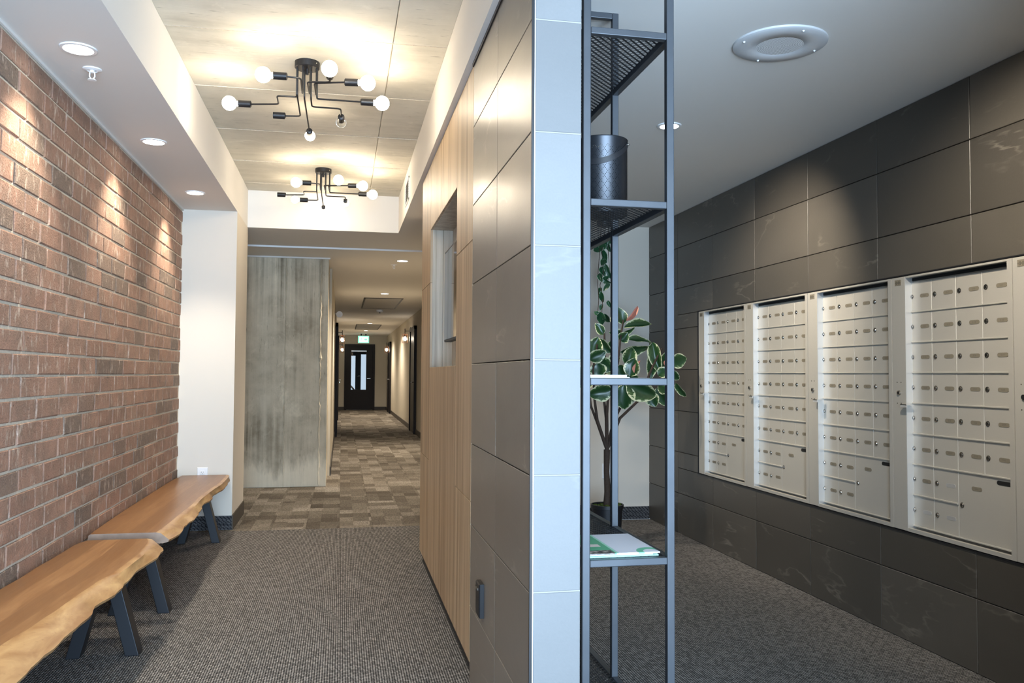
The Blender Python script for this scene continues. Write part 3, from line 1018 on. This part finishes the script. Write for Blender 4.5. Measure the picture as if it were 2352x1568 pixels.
# ------------------------------------------------------------------ steel shelf unit
SX0, SX1, SY0, SY1, TB = .636, .898, 2.190, 3.198, .0215
SYM = 2.672
LV = [.185, .672, 1.159, 1.647, 2.121]
sh = thing('shelf_unit', 'tall open steel shelf unit with expanded-metal shelves against the tiled partition', 'shelf', ((SX0 + SX1) / 2, 2.70, 0))
ST = M['steel']
def bar(name, *b):
    o = part(name, MB().box(*b), ST, sh)
    bv = o.modifiers.new('edge', 'BEVEL'); bv.width = .0022; bv.segments = 2
for x in (SX0, SX1 - TB):
    for y in (SY0, SYM, SY1 - TB):
        bar('post', x, x + TB, y, y + TB, 0, CZ - .001)
for y in (SY0, SYM, SY1 - TB):
    bar('rail', SX0 + TB, SX1 - TB, y, y + TB, CZ - .0215, CZ - .001)
for z in LV:
    bar('rail', SX0 + TB, SX1 - TB, SY0, SY0 + TB, z - .0195, z)
    bar('rail', SX0 + TB, SX1 - TB, SY1 - TB, SY1, z - .0195, z)
    for a, b in ((SY0 + TB, SYM), (SYM + TB, SY1 - TB)):
        bar('rail', SX0, SX0 + TB, a, b, z - .0195, z)
        bar('rail', SX1 - TB, SX1, a, b, z - .0195, z)
def expanded():
    mb = MB()
    px, py, w = .0225, .0118, .0021
    x0, x1, y0, y1 = SX0 + TB - .004, SX1 - TB + .004, SY0 + TB - .004, SY1 - TB + .004
    ny = int((y1 - y0) / py) + 1
    nx = int((x1 - x0) / (px / 2))
    for j in range(ny):
        yc = y0 + j * py
        last = None
        for i in range(nx + 1):
            x = x0 + (x1 - x0) * i / nx
            y = yc + (py / 2 if (i + j) % 2 else -py / 2) * .86
            y = min(max(y, y0), y1)
            if last:
                a, b = last, (x, y)
                dx, dy = b[0] - a[0], b[1] - a[1]
                ln = math.hypot(dx, dy)
                nx_, ny_ = -dy / ln * w, dx / ln * w
                vs = [(a[0] + nx_, a[1] + ny_, .001), (a[0] - nx_, a[1] - ny_, .001), (b[0] - nx_, b[1] - ny_, .001), (b[0] + nx_, b[1] + ny_, .001)]
                vs += [(q[0], q[1], -.0015) for q in vs]
                mb.add(vs, [(3, 2, 1, 0), (4, 5, 6, 7), (0, 1, 5, 4), (2, 3, 7, 6)])
            last = (x, y)
    return mb
xm = expanded()
xmesh = xm.mesh('mesh_panel', M['expmesh'], False, (WL[sh.name].x, WL[sh.name].y, 0))
for z in LV:
    o = link('mesh_panel', xmesh, sh, (0, 0, z - .0025))
    o['kind'] = 'stuff'

# what stands on it
bx, by, bz = .770, 2.445, 1.6465
bk = thing('bucket', 'black perforated metal bucket with a strap handle on the shelf above eye level', 'bucket', (bx, by, bz))
bm = MB().lathe((bx, by, bz), [(.0725, .001), (.0755, .004), (.0755, .226), (.0775, .230), (.0755, .232), (.0738, .228), (.0738, .004)], 56)
part('shell', bm, mat_bucket(), bk, True)
part('bottom', MB().lathe((bx, by, bz), [(.0001, .003), (.0738, .003)], 32), M['black'], bk)
hd = MB()
prev = None
for i in range(25):
    t = PI * i / 24
    a = math.radians(-32) - t
    rad = .0785
    drop = math.sin(t) * .062
    q = (bx + rad * math.cos(a), by + rad * math.sin(a), bz + .214 - drop)
    row = [(q[0], q[1], q[2] - .009), (q[0], q[1], q[2] + .009)]
    ir = .0768 / rad
    row += [(bx + (q[0] - bx) * ir, by + (q[1] - by) * ir, q[2] + .009), (bx + (q[0] - bx) * ir, by + (q[1] - by) * ir, q[2] - .009)]
    n = len(hd.v)
    hd.v += row
    if prev is not None:
        for k in range(4):
            hd.f.append((prev + k, prev + (k + 1) % 4, n + (k + 1) % 4, n + k)); hd.m.append(0)
    prev = n
part('handle', hd, M['black'], bk, True)
for a in (-32, -212):
    a = math.radians(a)
    part('rivet', MB().sphere((bx + .0795 * math.cos(a), by + .0795 * math.sin(a), bz + .214), .0042, 8, 6), M['chrome'], bk, True)

def sheet(name, x0, x1, y0, y1, z0, z1, rz, mats, label, cat, group):
    cx, cy = (x0 + x1) / 2, (y0 + y1) / 2
    mb = MB().box(x0 - cx, x1 - cx, y0 - cy, y1 - cy, 0, z1 - z0)
    o = link(name, mb.mesh(name, mats), None, (cx, cy, z0))
    o.rotation_euler[2] = rz
    return tag(o, label, cat, group)
z = LV[1] - .001
FG = 'printed flyers on the lower shelf'
sheet('flyer', .662, .862, 2.222, 2.482, z, z + .0035, .01, M['mint'], 'mint-edged flyer lowest in the pile on the lower shelf', 'flyer', FG)
sheet('flyer', .660, .850, 2.228, 2.484, z + .0036, z + .0075, -.012, M['paper'], 'plain white flyer in the middle of the pile on the lower shelf', 'flyer', FG)
sheet('flyer', .662, .858, 2.216, 2.470, z + .0076, z + .0115, 0.0, M['mint'], 'mint flyer lying just under the printed green one', 'flyer', FG)
sheet('flyer', .660, .860, 2.204, 2.468, z + .0116, z + .0150, 0.0, M['flyer'], 'green and white printed flyer on top of the pile on the lower shelf', 'flyer', FG)
z = LV[2] - .001
PG = 'white papers on the middle shelf'
sheet('paper', .66, .842, 2.24, 2.52, z, z + .0012, .02, M['paper'], 'widest white sheet lying flat at the bottom of the middle shelf papers', 'paper', PG)
sheet('paper', .66, .786, 2.235, 2.51, z + .0013, z + .004, -.02, M['paper'], 'white sheet lying in the middle of the papers on the middle shelf', 'paper', PG)
sheet('paper', .66, .773, 2.232, 2.50, z + .0041, z + .0095, .01, M['paper'], 'thick white booklet on top of the papers on the middle shelf', 'paper', PG)

# ------------------------------------------------------------------ mailboxes
DIG = {}
def digits():
    cu = bpy.data.curves.new('digit', 'FONT')
    cu.resolution_u = 1
    ob = bpy.data.objects.new('digit', cu)
    C.objects.link(ob)
    for ch in '0123456789':
        cu.body = ch
        bpy.context.view_layer.update()
        me = bpy.data.meshes.new_from_object(ob.evaluated_get(bpy.context.evaluated_depsgraph_get()))
        DIG[ch] = ([tuple(v.co) for v in me.vertices], [tuple(p.vertices) for p in me.polygons])
        bpy.data.meshes.remove(me)
    bpy.data.objects.remove(ob)
    bpy.data.curves.remove(cu)
digits()
def pill(mb, w, h, x0, x1, mi=0, n=5):
    """rounded plate in the (y, z) plane facing -x, centred on the origin"""
    ring = []
    r = h / 2
    for sgn in (1, -1):
        for i in range(n + 1):
            a = -PI / 2 + PI * i / n
            ring.append((sgn * (w / 2 - r + r * math.cos(a)), sgn * r * math.sin(a)))
    vs = [(x0, y, z) for y, z in ring] + [(x1, y, z) for y, z in ring]
    m_ = len(ring)
    mb.add(vs, [tuple(range(m_))] + [(i, (i + 1) % m_, m_ + (i + 1) % m_, m_ + i) for i in range(m_)], mi)
    return mb
CW, RH, XD = .1475, .135, .030
mail_door = MB().plate(0, -1, 0, .012, -CW + .0008, -.0008, .0008, RH - .0035, .0012).mesh('mail_door', M['alu'])
lk = MB().cyl((0, 0, 0), (-.0015, 0, 0), .0112, .0108, 16).cyl((-.0015, 0, 0), (-.0045, 0, 0), .0086, .0070, 16).box(-.0049, -.0044, -.001, .001, -.0045, .0045, 1)
lock_mesh = lk.mesh('lock', [M['chrome'], M['slot']], True)
blank_mesh = pill(MB(), .056, .0165, -.0006, .001).mesh('label_slot', M['alubright'])
def plate_mesh(num):
    mb = pill(MB(), .056, .0165, -.0010, .001, 0)
    for i, ch in enumerate(str(num)):
        vs, fs = DIG[ch]
        s = .011
        mb.add([(-.0013, .0095 - i * .0064 - x * s, -.004 + y * s) for x, y, _ in vs], fs, 1)
    return mb.mesh('number_plate', [M['aludark'], M['ink']])
rail4 = MB().plate(0, -1, -.006, .012, -4 * CW, 0, -.0035, .0035, .0015).mesh('rail', M['alu'])
rail2 = MB().plate(0, -1, -.006, .012, -2 * CW, 0, -.0035, .0035, .0015).mesh('rail', M['alu'])
PITCH = .712
MAILG = 'mailbox cabinets in a row on the tile wall'
def cabinet(k, label, blanks=()):
    yl = 5.576 - PITCH * k
    r = thing('mailbox_cabinet', label, 'mailbox', (XR, yl, MZ0), MAILG)
    xd = XR + XD
    z0, z1 = MZ0 + .004, MZ1 - .003
    fr = MB()
    fr.box(xd + .012, xd + .02, yl - PITCH, yl, z0, z1)                         # back sheet behind the doors
    fr.box(XR - .003, xd + .012, yl - PITCH + .001, yl - .686, z0, z1)            # right stile
    fr.box(XR - .003, XR + .015, yl - .686, yl - .095, z0, z0 + .015)             # sill
    fr.box(XR - .003, XR + .015, yl - .686, yl - .095, z1 - .008, z1)             # head
    part('frame', fr, M['alu'], r)
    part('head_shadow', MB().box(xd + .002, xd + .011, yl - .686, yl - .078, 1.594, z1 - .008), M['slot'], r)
    stile = part('lock_stile', MB().plate(0, -1, XR - .003, xd + .012, yl - .0945, yl - .0015, z0, z1, .0015), M['alu'], r)
    part('stile_return', MB().box(XR - .0035, xd + .004, yl - .0972, yl - .0945, z0 + .002, z1 - .004), M['alubright'], r)
    yc = yl - .048
    part('emblem_plate', MB().plate(0, -1, XR - .0045, XR - .003, yc - .022, yc + .022, 1.578, 1.604, .0006), M['aludark'], stile)
    eb = MB()
    for i in range(7):
        a = yc + .017 - i * .0055
        hh = .003 + .005 * abs(math.sin(i * 2.1))
        eb.box(XR - .005, XR - .0045, a - .0018, a + .0018, 1.590 - hh, 1.590 + hh)
    part('emblem', eb, M['ink'], stile)
    part('stile_lock', MB().cyl((XR - .003, yc, 1.094), (XR - .009, yc, 1.094), .011, .010, 16).cyl((XR - .009, yc, 1.094), (XR - .0095, yc, 1.094), .006, n=12, mi=1), [M['chrome'], M['slot']], stile, True)
    sc = MB()
    for dy in (-.0135, .0135):
        for dz in (-.047, .047):
            sc.cyl((XR - .003, yc + dy, 1.094 + dz), (XR - .0042, yc + dy, 1.094 + dz), .0026, n=8)
    part('stile_screw', sc, M['ink'], stile)
    # latch tab that sticks out beside the fifth row
    tb = MB().box(XR - .028, XR + .012, yl - .128, yl - .088, 1.041, 1.0445).box(XR - .028, XR - .0245, yl - .130, yl - .088, 1.031, 1.0445)
    part('latch_tab', tb, M['alubright'], r)
    ztop = 1.591
    y0 = yl - .078
    def place(col, row, w=1, h=1):
        return (XD, y0 - yl - col * CW, ztop - (row + h) * RH - MZ0)
    for row in range(8):
        for col in range(4 if row < 6 else 2):
            d = link('mail_door', mail_door, r, place(col, row))
            link('lock', lock_mesh, d, (-.0005, -.0205, RH / 2))
            num = (k + 2) * 100 + 8 + row * 4 + col
            if (row, col) in blanks:
                link('label_slot', blank_mesh, d, (-.0002, -.103, RH / 2))
            else:
                link('number_plate', plate_mesh(num), d, (-.0004, -.103, RH / 2))
    pd = part('parcel_door', MB().plate(0, -1, xd, xd + .012, y0 - 4 * CW + .0008, y0 - 2 * CW - .0008, ztop - 8 * RH + .001, ztop - 6 * RH - .0035, .0012), M['alu'], r)
    link('lock', lock_mesh, pd, (XD - .0005, y0 - yl - 2 * CW - .0205, ztop - 7.02 * RH - MZ0))
    link('number_plate', plate_mesh((k + 2) * 100), pd, (XD - .0004, y0 - yl - 2 * CW - .103, ztop - 6 * RH - .062 - MZ0))
    link('coin_slot', pill(MB(), .077, .0165, -.0012, .001).mesh('coin_slot', M['slot']), pd, (XD - .0002, y0 - yl - 4 * CW + .047, ztop - 6 * RH - .022 - MZ0))
    for row in range(1, 8):
        link('rail', rail4 if row < 7 else rail2, r, (XD, y0 - yl, ztop - row * RH - MZ0 - .001))
    link('rail', rail4, r, (XD, y0 - yl, ztop - 8 * RH - MZ0 - .002))
cabinet(0, 'silver mailbox cabinet farthest from the viewer, beside the plant')
cabinet(1, 'silver mailbox cabinet second from the plant')
cabinet(2, 'silver mailbox cabinet third from the plant')
cabinet(3, 'silver mailbox cabinet fourth from the plant, with three blank name slots', ((6, 1), (7, 0), (7, 1)))
cabinet(4, 'silver mailbox cabinet cut off by the right edge of the picture')
cabinet(5, 'silver mailbox cabinet nearest the entrance, out of the picture')

# ------------------------------------------------------------------ plants
def leaf_mesh(name, mat, droop, fold, width=1.0, seed=0):
    rr = random.Random(seed)
    n, kx = 9, 6
    vs, ed = [], []
    for i in range(n + 1):
        t = i / n
        w = max(.01, (math.sin(PI * min(1, t * .96 + .03) ** .85)) ** .75) * .5 * width
        if t < .08:
            w *= .35 + t * 5
        for j in range(kx + 1):
            s = -1 + 2 * j / kx
            z = -droop * t * t + fold * abs(s) * w + .035 * math.sin(t * 9 + s * 2 + seed) * abs(s)
            vs.append((t, s * w, z))
            ed.append(max(abs(s) ** 1.6, (t - .9) * 8 if t > .9 else 0))
    fs = [(i * (kx + 1) + j, (i + 1) * (kx + 1) + j, (i + 1) * (kx + 1) + j + 1, i * (kx + 1) + j + 1) for i in range(n) for j in range(kx)]
    me = bpy.data.meshes.new(name)
    me.from_pydata(vs, [], fs)
    me.materials.append(mat)
    at_ = me.attributes.new('edge', 'FLOAT', 'POINT')
    at_.data.foreach_set('value', ed)
    me.polygons.foreach_set('use_smooth', [True] * len(me.polygons))
    return me
LM = [leaf_mesh('leaf', M['leaf'], dd, ff, 1.0, i) for i, (dd, ff) in enumerate(((.05, .25), (.18, .35), (.10, .5), (.25, .2), (-.08, .3)))]
LP = leaf_mesh('leaf', M['pink'], .05, .8, 1.0, 9)
VM = [leaf_mesh('leaf', M['vineleaf'], dd, ff, 1.0, i) for i, (dd, ff) in enumerate(((.12, .35), (.25, .5), (.05, .2)))]
def leaf(root, me, base, tip, width, tilt, facing=None):
    base, tip = Vector(base), Vector(tip)
    ax = tip - base
    ln = ax.length
    ax.normalize()
    to_cam = (Vector((0, 0, H)) - base).normalized() if facing is None else Vector(facing)
    nz = (to_cam - ax * to_cam.dot(ax)).normalized()
    nz = (Matrix.Rotation(tilt, 3, ax) @ nz)
    ny = nz.cross(ax).normalized()
    mt = Matrix(((ax.x * ln, ny.x * width, nz.x * ln), (ax.y * ln, ny.y * width, nz.y * ln), (ax.z * ln, ny.z * width, nz.z * ln))).to_4x4()
    mt.translation = base - WL[root.name]
    o = bpy.data.objects.new('leaf', me)
    C.objects.link(o)
    o.parent = root
    o.matrix_basis = mt
    return o
PX, PYY = 1.808, 5.62
pl = thing('potted_plant', 'variegated rubber plant with pink new leaves in a black pot behind the shelf unit', 'plant', (PX, PYY, 0))
part('pot', MB().lathe((PX, PYY, 0), [(.0001, 0), (.092, 0), (.105, .250), (.114, .253), (.114, .277), (.104, .277), (.100, .247), (.0001, .247)], 36), M['black'], pl, True)
ms_ = MB()
rr = random.Random(3)
for i in range(70):
    a, q = rr.uniform(0, 2 * PI), .092 * math.sqrt(rr.random())
    ms_.sphere((PX + q * math.cos(a), PYY + q * math.sin(a), .248 + rr.uniform(0, .02)), rr.uniform(.008, .018), 6, 4)
part('moss', ms_, M['moss'], pl, True)['kind'] = 'stuff'
fork = at(1394, 1032, PYY)
part('trunk', MB().tube([(PX - .005, PYY, .22), (PX + .002, PYY, .36), (PX - .004, PYY, .5), tuple(fork)], [.026, .022, .020, .022], 10), M['stem'], pl, True)
for pts in (((1372, 965, 0), (1366, 921, 0), (1362, 850, -.03), (1372, 790, -.05)), ((1371, 968, .02), (1357, 932, .06), (1350, 860, .1)),
            ((1392, 960, .02), (1388, 922, .03), (1390, 840, .04), (1388, 760, .05)), ((1394, 950, 0), (1396, 920, -.03), (1420, 830, -.04), (1426, 770, -.02), (1432, 735, -.02)),
            ((1424, 960, -.02), (1465, 921, -.05), (1500, 840, -.08), (1520, 800, -.09)), ((1410, 965, .05), (1424, 938, .1), (1450, 850, .14))):
    pp = [tuple(fork)] + [tuple(at(u, v, PYY + d)) for u, v, d in pts]
    part('branch', MB().tube(pp, [.013] + [.010 - .0012 * i for i in range(len(pp) - 1)], 8), M['stem'], pl, True)
LV_ = [  # base u,v, tip u,v, width in pixels, depth offset, mesh, tilt
    (1432, 744, 1420, 706, 24, 0, 0, .3), (1434, 752, 1500, 738, 19, -.03, 1, -.5), (1430, 766, 1458, 753, 14, .02, 0, .9),
    (1424, 782, 1442, 764, 24, .0, 2, .2), (1438, 780, 1499, 777, 16, -.02, 3, -.7), (1424, 808, 1492, 798, 22, .05, 0, .4),
    (1440, 838, 1452, 797, 29, -.02, 2, .1), (1448, 864, 1458, 822, 32, -.06, 4, -.2), (1499, 786, 1514, 856, 26, -.05, 1, .2),
    (1498, 806, 1494, 872, 24, .0, 0, -.3), (1520, 842, 1532, 808, 22, .02, 0, .3), (1542, 830, 1578, 826, 32, -.05, 3, .4),
    (1512, 862, 1534, 846, 22, -.08, 0, -.2), (1357, 826, 1374, 775, 34, -.03, 4, -.1), (1374, 778, 1402, 812, 24, .03, 1, .4),
    (1354, 826, 1392, 806, 26, -.05, 0, .2), (1376, 826, 1402, 852, 32, .0, 3, .2), (1372, 834, 1376, 866, 34, -.04, 0, .1),
    (1402, 850, 1380, 862, 24, .04, 2, .2), (1424, 838, 1430, 866, 26, .03, 1, .4), (1432, 884, 1433, 940, 46, -.05, 1, .1),
    (1438, 878, 1508, 912, 42, -.08, 2, .25), (1406, 894, 1352, 908, 34, -.06, 1, -.3), (1492, 902, 1506, 934, 28, -.04, 0, .2),
    (1508, 890, 1531, 934, 24, .0, 1, .3), (1512, 886, 1532, 902, 20, -.08, 0, -.2), (1552, 880, 1574, 916, 15, .02, 3, .5),
    (1440, 868, 1466, 866, 20, .06, 0, .5), (1420, 884, 1390, 880, 26, .08, 0, .3), (1466, 876, 1496, 892, 24, .08, 1, .2),
    (1396, 800, 1416, 780, 22, .06, 0, .6), (1400, 836, 1424, 820, 24, .05, 2, -.4), (1352, 862, 1340, 900, 30, .02, 0, .2),
    (1352, 790, 1336, 830, 30, .0, 1, -.3), (1418, 742, 1404, 724, 20, .04, 0, .2), (1428, 770, 1402, 762, 20, .05, 1, .4),
    (1386, 768, 1368, 742, 18, .02, 0, .2), (1348, 850, 1322, 868, 28, -.04, 2, .3), (1538, 852, 1560, 872, 20, .06, 0, .3),
]
for u0, v0, u1, v1, w, d, mi, tl in LV_:
    leaf(pl, LM[mi], at(u0, v0, PYY + d), at(u1, v1, PYY + d - R.uniform(-.02, .05)), w * 1.28 * PYY / F, tl)
leaf(pl, LP, at(1438, 736, PYY - .02), at(1465, 702, PYY - .03), 13 * PYY / F, .3)['label'] = 'rolled pink new leaf'
leaf(pl, LP, at(1462, 860, PYY - .075), at(1470, 828, PYY - .085), 15 * PYY / F, -.5)['label'] = 'pink half of a leaf'
leaf(pl, LP, at(1530, 842, PYY - .03), at(1536, 822, PYY - .03), 10 * PYY / F, -.5)['label'] = 'small pink new leaf'

vy = 6.0
vp = at(1388, 505, vy)
hv = thing('hanging_vine', 'trailing green vine hanging from a small ceiling pot above the potted plant', 'plant', (vp.x, vp.y, vp.z))
part('pot', MB().lathe((vp.x, vp.y, vp.z), [(.0001, -.05), (.05, -.05), (.066, .05), (.060, .05), (.056, .03), (.0001, .03)], 28), M['black'], hv, True)
part('hanger', MB().tube([(vp.x - .063, vp.y, vp.z + .048), (vp.x, vp.y, CZ - .02), (vp.x, vp.y, CZ)], .002, 6).tube([(vp.x + .063, vp.y, vp.z + .048), (vp.x, vp.y, CZ - .02)], .002, 6), M['black'], hv)
for pts in (((1381, 510), (1378, 575), (1374, 620), (1373, 650), (1375, 690), (1373, 718)), ((1392, 510), (1382, 580), (1388, 620), (1378, 655), (1384, 690), (1382, 724)),
            ((1398, 510), (1396, 560), (1400, 620), (1394, 660))):
    part('stem', MB().tube([tuple(at(u, v, vy)) for u, v in pts], .0026, 6), M['stem'], hv, True)
for u0, v0, u1, v1, w, mi, tl in ((1386, 562, 1363, 576, 22, 0, .2), (1380, 572, 1388, 558, 18, 2, .4), (1392, 552, 1400, 578, 12, 1, .2), (1382, 574, 1394, 602, 12, 0, -.3),
        (1384, 592, 1391, 606, 12, 2, .3), (1390, 596, 1380, 610, 14, 0, .5), (1382, 612, 1388, 632, 14, 1, .1), (1390, 606, 1402, 640, 12, 2, .3), (1376, 628, 1382, 646, 12, 0, .2),
        (1386, 640, 1402, 652, 12, 1, .6), (1384, 644, 1398, 634, 10, 0, -.2), (1400, 650, 1386, 668, 10, 2, .1), (1380, 668, 1385, 696, 11, 0, .2), (1380, 660, 1376, 678, 9, 1, .1),
        (1384, 698, 1378, 712, 9, 0, .3), (1378, 716, 1384, 746, 18, 2, .1), (1376, 722, 1364, 716, 10, 0, .2), (1396, 690, 1402, 706, 9, 1, .2), (1394, 560, 1402, 548, 12, 0, .1),
        (1374, 755, 1390, 752, 12, 2, .2), (1388, 720, 1400, 742, 14, 1, .3)):
    leaf(hv, VM[mi], at(u0, v0, vy + R.uniform(-.04, .04)), at(u1, v1, vy + R.uniform(-.05, .05)), w * 1.15 * vy / F, tl)

# ------------------------------------------------------------------ corridor fittings
d1 = struct('door_1', MB().box(.160, .985, 27.52, 27.565, .008, .645).box(.160, .985, 27.52, 27.565, 1.845, 2.03)
            .box(.160, .300, 27.52, 27.565, .645, 1.845).box(.770, .985, 27.52, 27.565, .645, 1.845), M['door'], 'dark corridor end door with a tall glass lite', 'door')
part('door_frame', MB().box(.085, .160, 27.47, 27.60, 0, 2.10).box(.985, 1.045, 27.47, 27.60, 0, 2.10).box(.160, .985, 27.47, 27.60, 2.03, 2.10), M['door'], d1)
part('glass_pane', MB().box(.300, .770, 27.538, 27.546, .645, 1.845), M['pane'], d1)
part('door_closer', MB().box(.30, .78, 27.46, 27.52, 1.865, 1.895), M['alubright'], d1)
part('door_handle', MB().box(.80, .905, 27.455, 27.47, .995, 1.012).cyl((.895, 27.455, 1.003), (.895, 27.52, 1.003), .016, n=10), M['chrome'], d1)
vb = MB().box(-.3, .02, 27.66, 30.2, 0, 2.5).box(1.25, 1.5, 27.66, 30.2, 0, 2.5).box(-.3, 1.5, 27.66, 30.2, 2.3, 2.5).box(-.3, 1.5, 27.66, 30.3, -.1, 0)
struct('wall_vestibule', vb, M['hall'], 'beige vestibule seen through the glass of the end door', 'wall')
d2 = struct('door_2', MB().box(.47, .66, 30.0, 30.06, 0, 2.3).box(.02, .47, 30.0, 30.06, 1.78, 2.3).box(.66, 1.25, 30.0, 30.06, 1.83, 2.3), M['darkbase'], 'brown-framed outer glass door beyond the vestibule', 'door')
part('brace', MB().add([(.17, 30.0, .86), (.24, 30.0, .86), (.50, 30.0, .56), (.42, 30.0, .56), (.17, 30.04, .86), (.24, 30.04, .86), (.50, 30.04, .56), (.42, 30.04, .56)],
     [(0, 1, 2, 3), (7, 6, 5, 4), (0, 4, 5, 1), (1, 5, 6, 2), (2, 6, 7, 3), (3, 7, 4, 0)]), M['black'], d2)
part('door_handle', MB().cyl((.55, 29.99, 1.05), (.60, 29.95, 1.08), .016, n=8), M['chrome'], d2)
struct('floor_outside', MB().box(-6, 7, 30.3, 60, -.12, -.02), M['mortar'], 'pale pavement outside the far door', 'floor')

def side_door(n, x, s, y0, y1, label):
    d = struct('door_%d' % n, MB().box(min(x, x - s * .03), max(x, x - s * .03), y0 + .07, y1 - .07, .008, 2.03), M['door'], label, 'door')
    a, b = min(x, x - s * .05), max(x, x - s * .05)
    part('door_frame', MB().box(a, b, y0, y0 + .07, 0, 2.10).box(a, b, y1 - .07, y1, 0, 2.10).box(a, b, y0, y1, 2.03, 2.10), M['door'], d)
    part('door_handle', MB().cyl((x - s * .03, y0 + .14, 1.0), (x - s * .085, y0 + .14, 1.0), .012, n=8).box(x - s * .085 - .006, x - s * .085 + .006, y0 + .13, y0 + .25, .99, 1.01), M['chrome'], d)
side_door(3, 1.42, 1, 16.4, 17.55, 'dark side door nearer the lobby on the right of the corridor')
side_door(4, 1.42, 1, 24.9, 26.0, 'dark side door near the far end on the right of the corridor')
side_door(5, -.12, -1, 15.9, 17.0, 'dark side door nearer the lobby on the left of the corridor')
side_door(6, -.12, -1, 21.4, 22.5, 'dark side door farther along on the left of the corridor')

def sconce(x, y, z, s, label):
    """s: +1 when the wall is on the right"""
    r = thing('wall_sconce', label, 'wall light', (x, y, z), 'caged wall sconces in the corridor')
    w = 1.42 if s > 0 else -.12
    part('arm', MB().box(min(w, w - s * .012), max(w, w - s * .012), y - .03, y + .03, z + .03, z + .23).cyl((w, y, z + .15), (x, y, z + .15), .007, n=8)
         .cyl((x, y, z + .20), (x, y, z + .06), .008, n=8), M['black'], r)
    part('socket', MB().cyl((x, y, z + .09), (x, y, z + .03), .018, n=12), M['copper'], r)
    cg = MB()
    for a in range(4):
        q = PI / 4 + a * PI / 2
        px, py = x + .075 * math.cos(q), y + .075 * math.sin(q)
        cg.tube([(px, py, z + .085), (px, py, z - .10)], .003, 5)
    for zz in (z + .085, z - .10):
        cg.tube([(x + .075 * math.cos(PI / 4 + a * PI / 2), y + .075 * math.sin(PI / 4 + a * PI / 2), zz) for a in range(5)], .003, 5)
    part('cage', cg, M['copper'], r)
    part('bulb', MB().lathe((x, y, z), [(.0001, -.055), (.025, -.045), (.034, -.02), (.028, .01), (.014, .032)], 12), M['sconcebulb'], r, True)
sconce(1.30, 17.9, 1.915, 1, 'caged wall sconce on the right corridor wall nearer the lobby')
sconce(1.30, 25.3, 1.885, 1, 'caged wall sconce on the right corridor wall near the end door')
sconce(.005, 19.3, 1.93, -1, 'caged wall sconce on the left corridor wall nearer the lobby')
sconce(.010, 26.4, 1.90, -1, 'caged wall sconce on the left corridor wall beside the end door')

r = thing('exit_sign', 'green running-man exit sign hanging before the corridor end door', 'sign', (.64, 26.0, 2.19))
part('housing', MB().box(.475, .805, 26.0, 26.04, 2.085, 2.305), M['exit'], r)
part('bracket', MB().box(.55, .59, 26.0, 26.04, 2.305, CZ - .016).box(.69, .73, 26.0, 26.04, 2.305, CZ - .016), M['black'], r)
pg = MB().box(.515, .775, 25.997, 26.0, 2.115, 2.275)
part('face', pg, M['exitwhite'], r)
pm = MB()
pm.add([(.66, 25.994, 2.215), (.70, 25.994, 2.215), (.70, 25.994, 2.245), (.76, 25.994, 2.195), (.70, 25.994, 2.145), (.70, 25.994, 2.175), (.66, 25.994, 2.175)], [(0, 1, 2, 3, 4, 5, 6)])
pm.cyl((.585, 25.996, 2.248), (.585, 25.993, 2.248), .012, n=10)
for a, b in (((.58, 2.235), (.57, 2.19)), ((.57, 2.19), (.60, 2.165)), ((.60, 2.165), (.605, 2.135)), ((.57, 2.19), (.545, 2.16)), ((.545, 2.16), (.525, 2.16)), ((.58, 2.23), (.61, 2.205)), ((.58, 2.23), (.55, 2.215))):
    pm.cyl((a[0], 25.995, a[1]), (b[0], 25.995, b[1]), .007, n=6)
part('pictogram', pm, M['exit'], r)

def hatch(y0, y1, label):
    z = CZ - .016
    r = thing('access_hatch', label, 'hatch', (.645, (y0 + y1) / 2, z), 'ceiling access hatches in the corridor')
    part('frame', MB().box(.335, .955, y0, y0 + .05, z - .008, z).box(.335, .955, y1 - .05, y1, z - .008, z).box(.335, .36, y0, y1, z - .008, z).box(.93, .955, y0, y1, z - .008, z), M['darkbase'], r)
    part('lid', MB().box(.36, .93, y0 + .05, y1 - .05, z - .005, z), M['hatch'], r)
hatch(13.55, 15.75, 'grey ceiling access hatch beyond the second corridor light')
hatch(21.0, 23.4, 'grey ceiling access hatch between the last corridor lights')
r = thing('smoke_detector', 'small round smoke detector beyond the nearer ceiling hatch', 'detector', (.69, 16.1, CZ - .016))
part('base', MB().lathe((.69, 16.1, CZ - .016), [(.065, 0), (.062, -.03), (.04, -.05), (.001, -.055)], 20), M['white'], r, True)
part('sensor', MB().lathe((.69, 16.1, CZ - .066), [(.02, 0), (.015, -.012), (.001, -.014)], 12), M['black'], r, True)
r = thing('emergency_light', 'white emergency lamp head high on the left corridor wall', 'emergency light', (-.12, 15.0, 2.2))
part('bracket', MB().cyl((-.12, 15.0, 2.2), (-.05, 15.0, 2.2), .012, n=8), M['white'], r)
part('lamp_head', MB().cyl((-.05, 15.03, 2.2), (-.05, 14.95, 2.19), .035, .055, 16), M['white'], r, True)
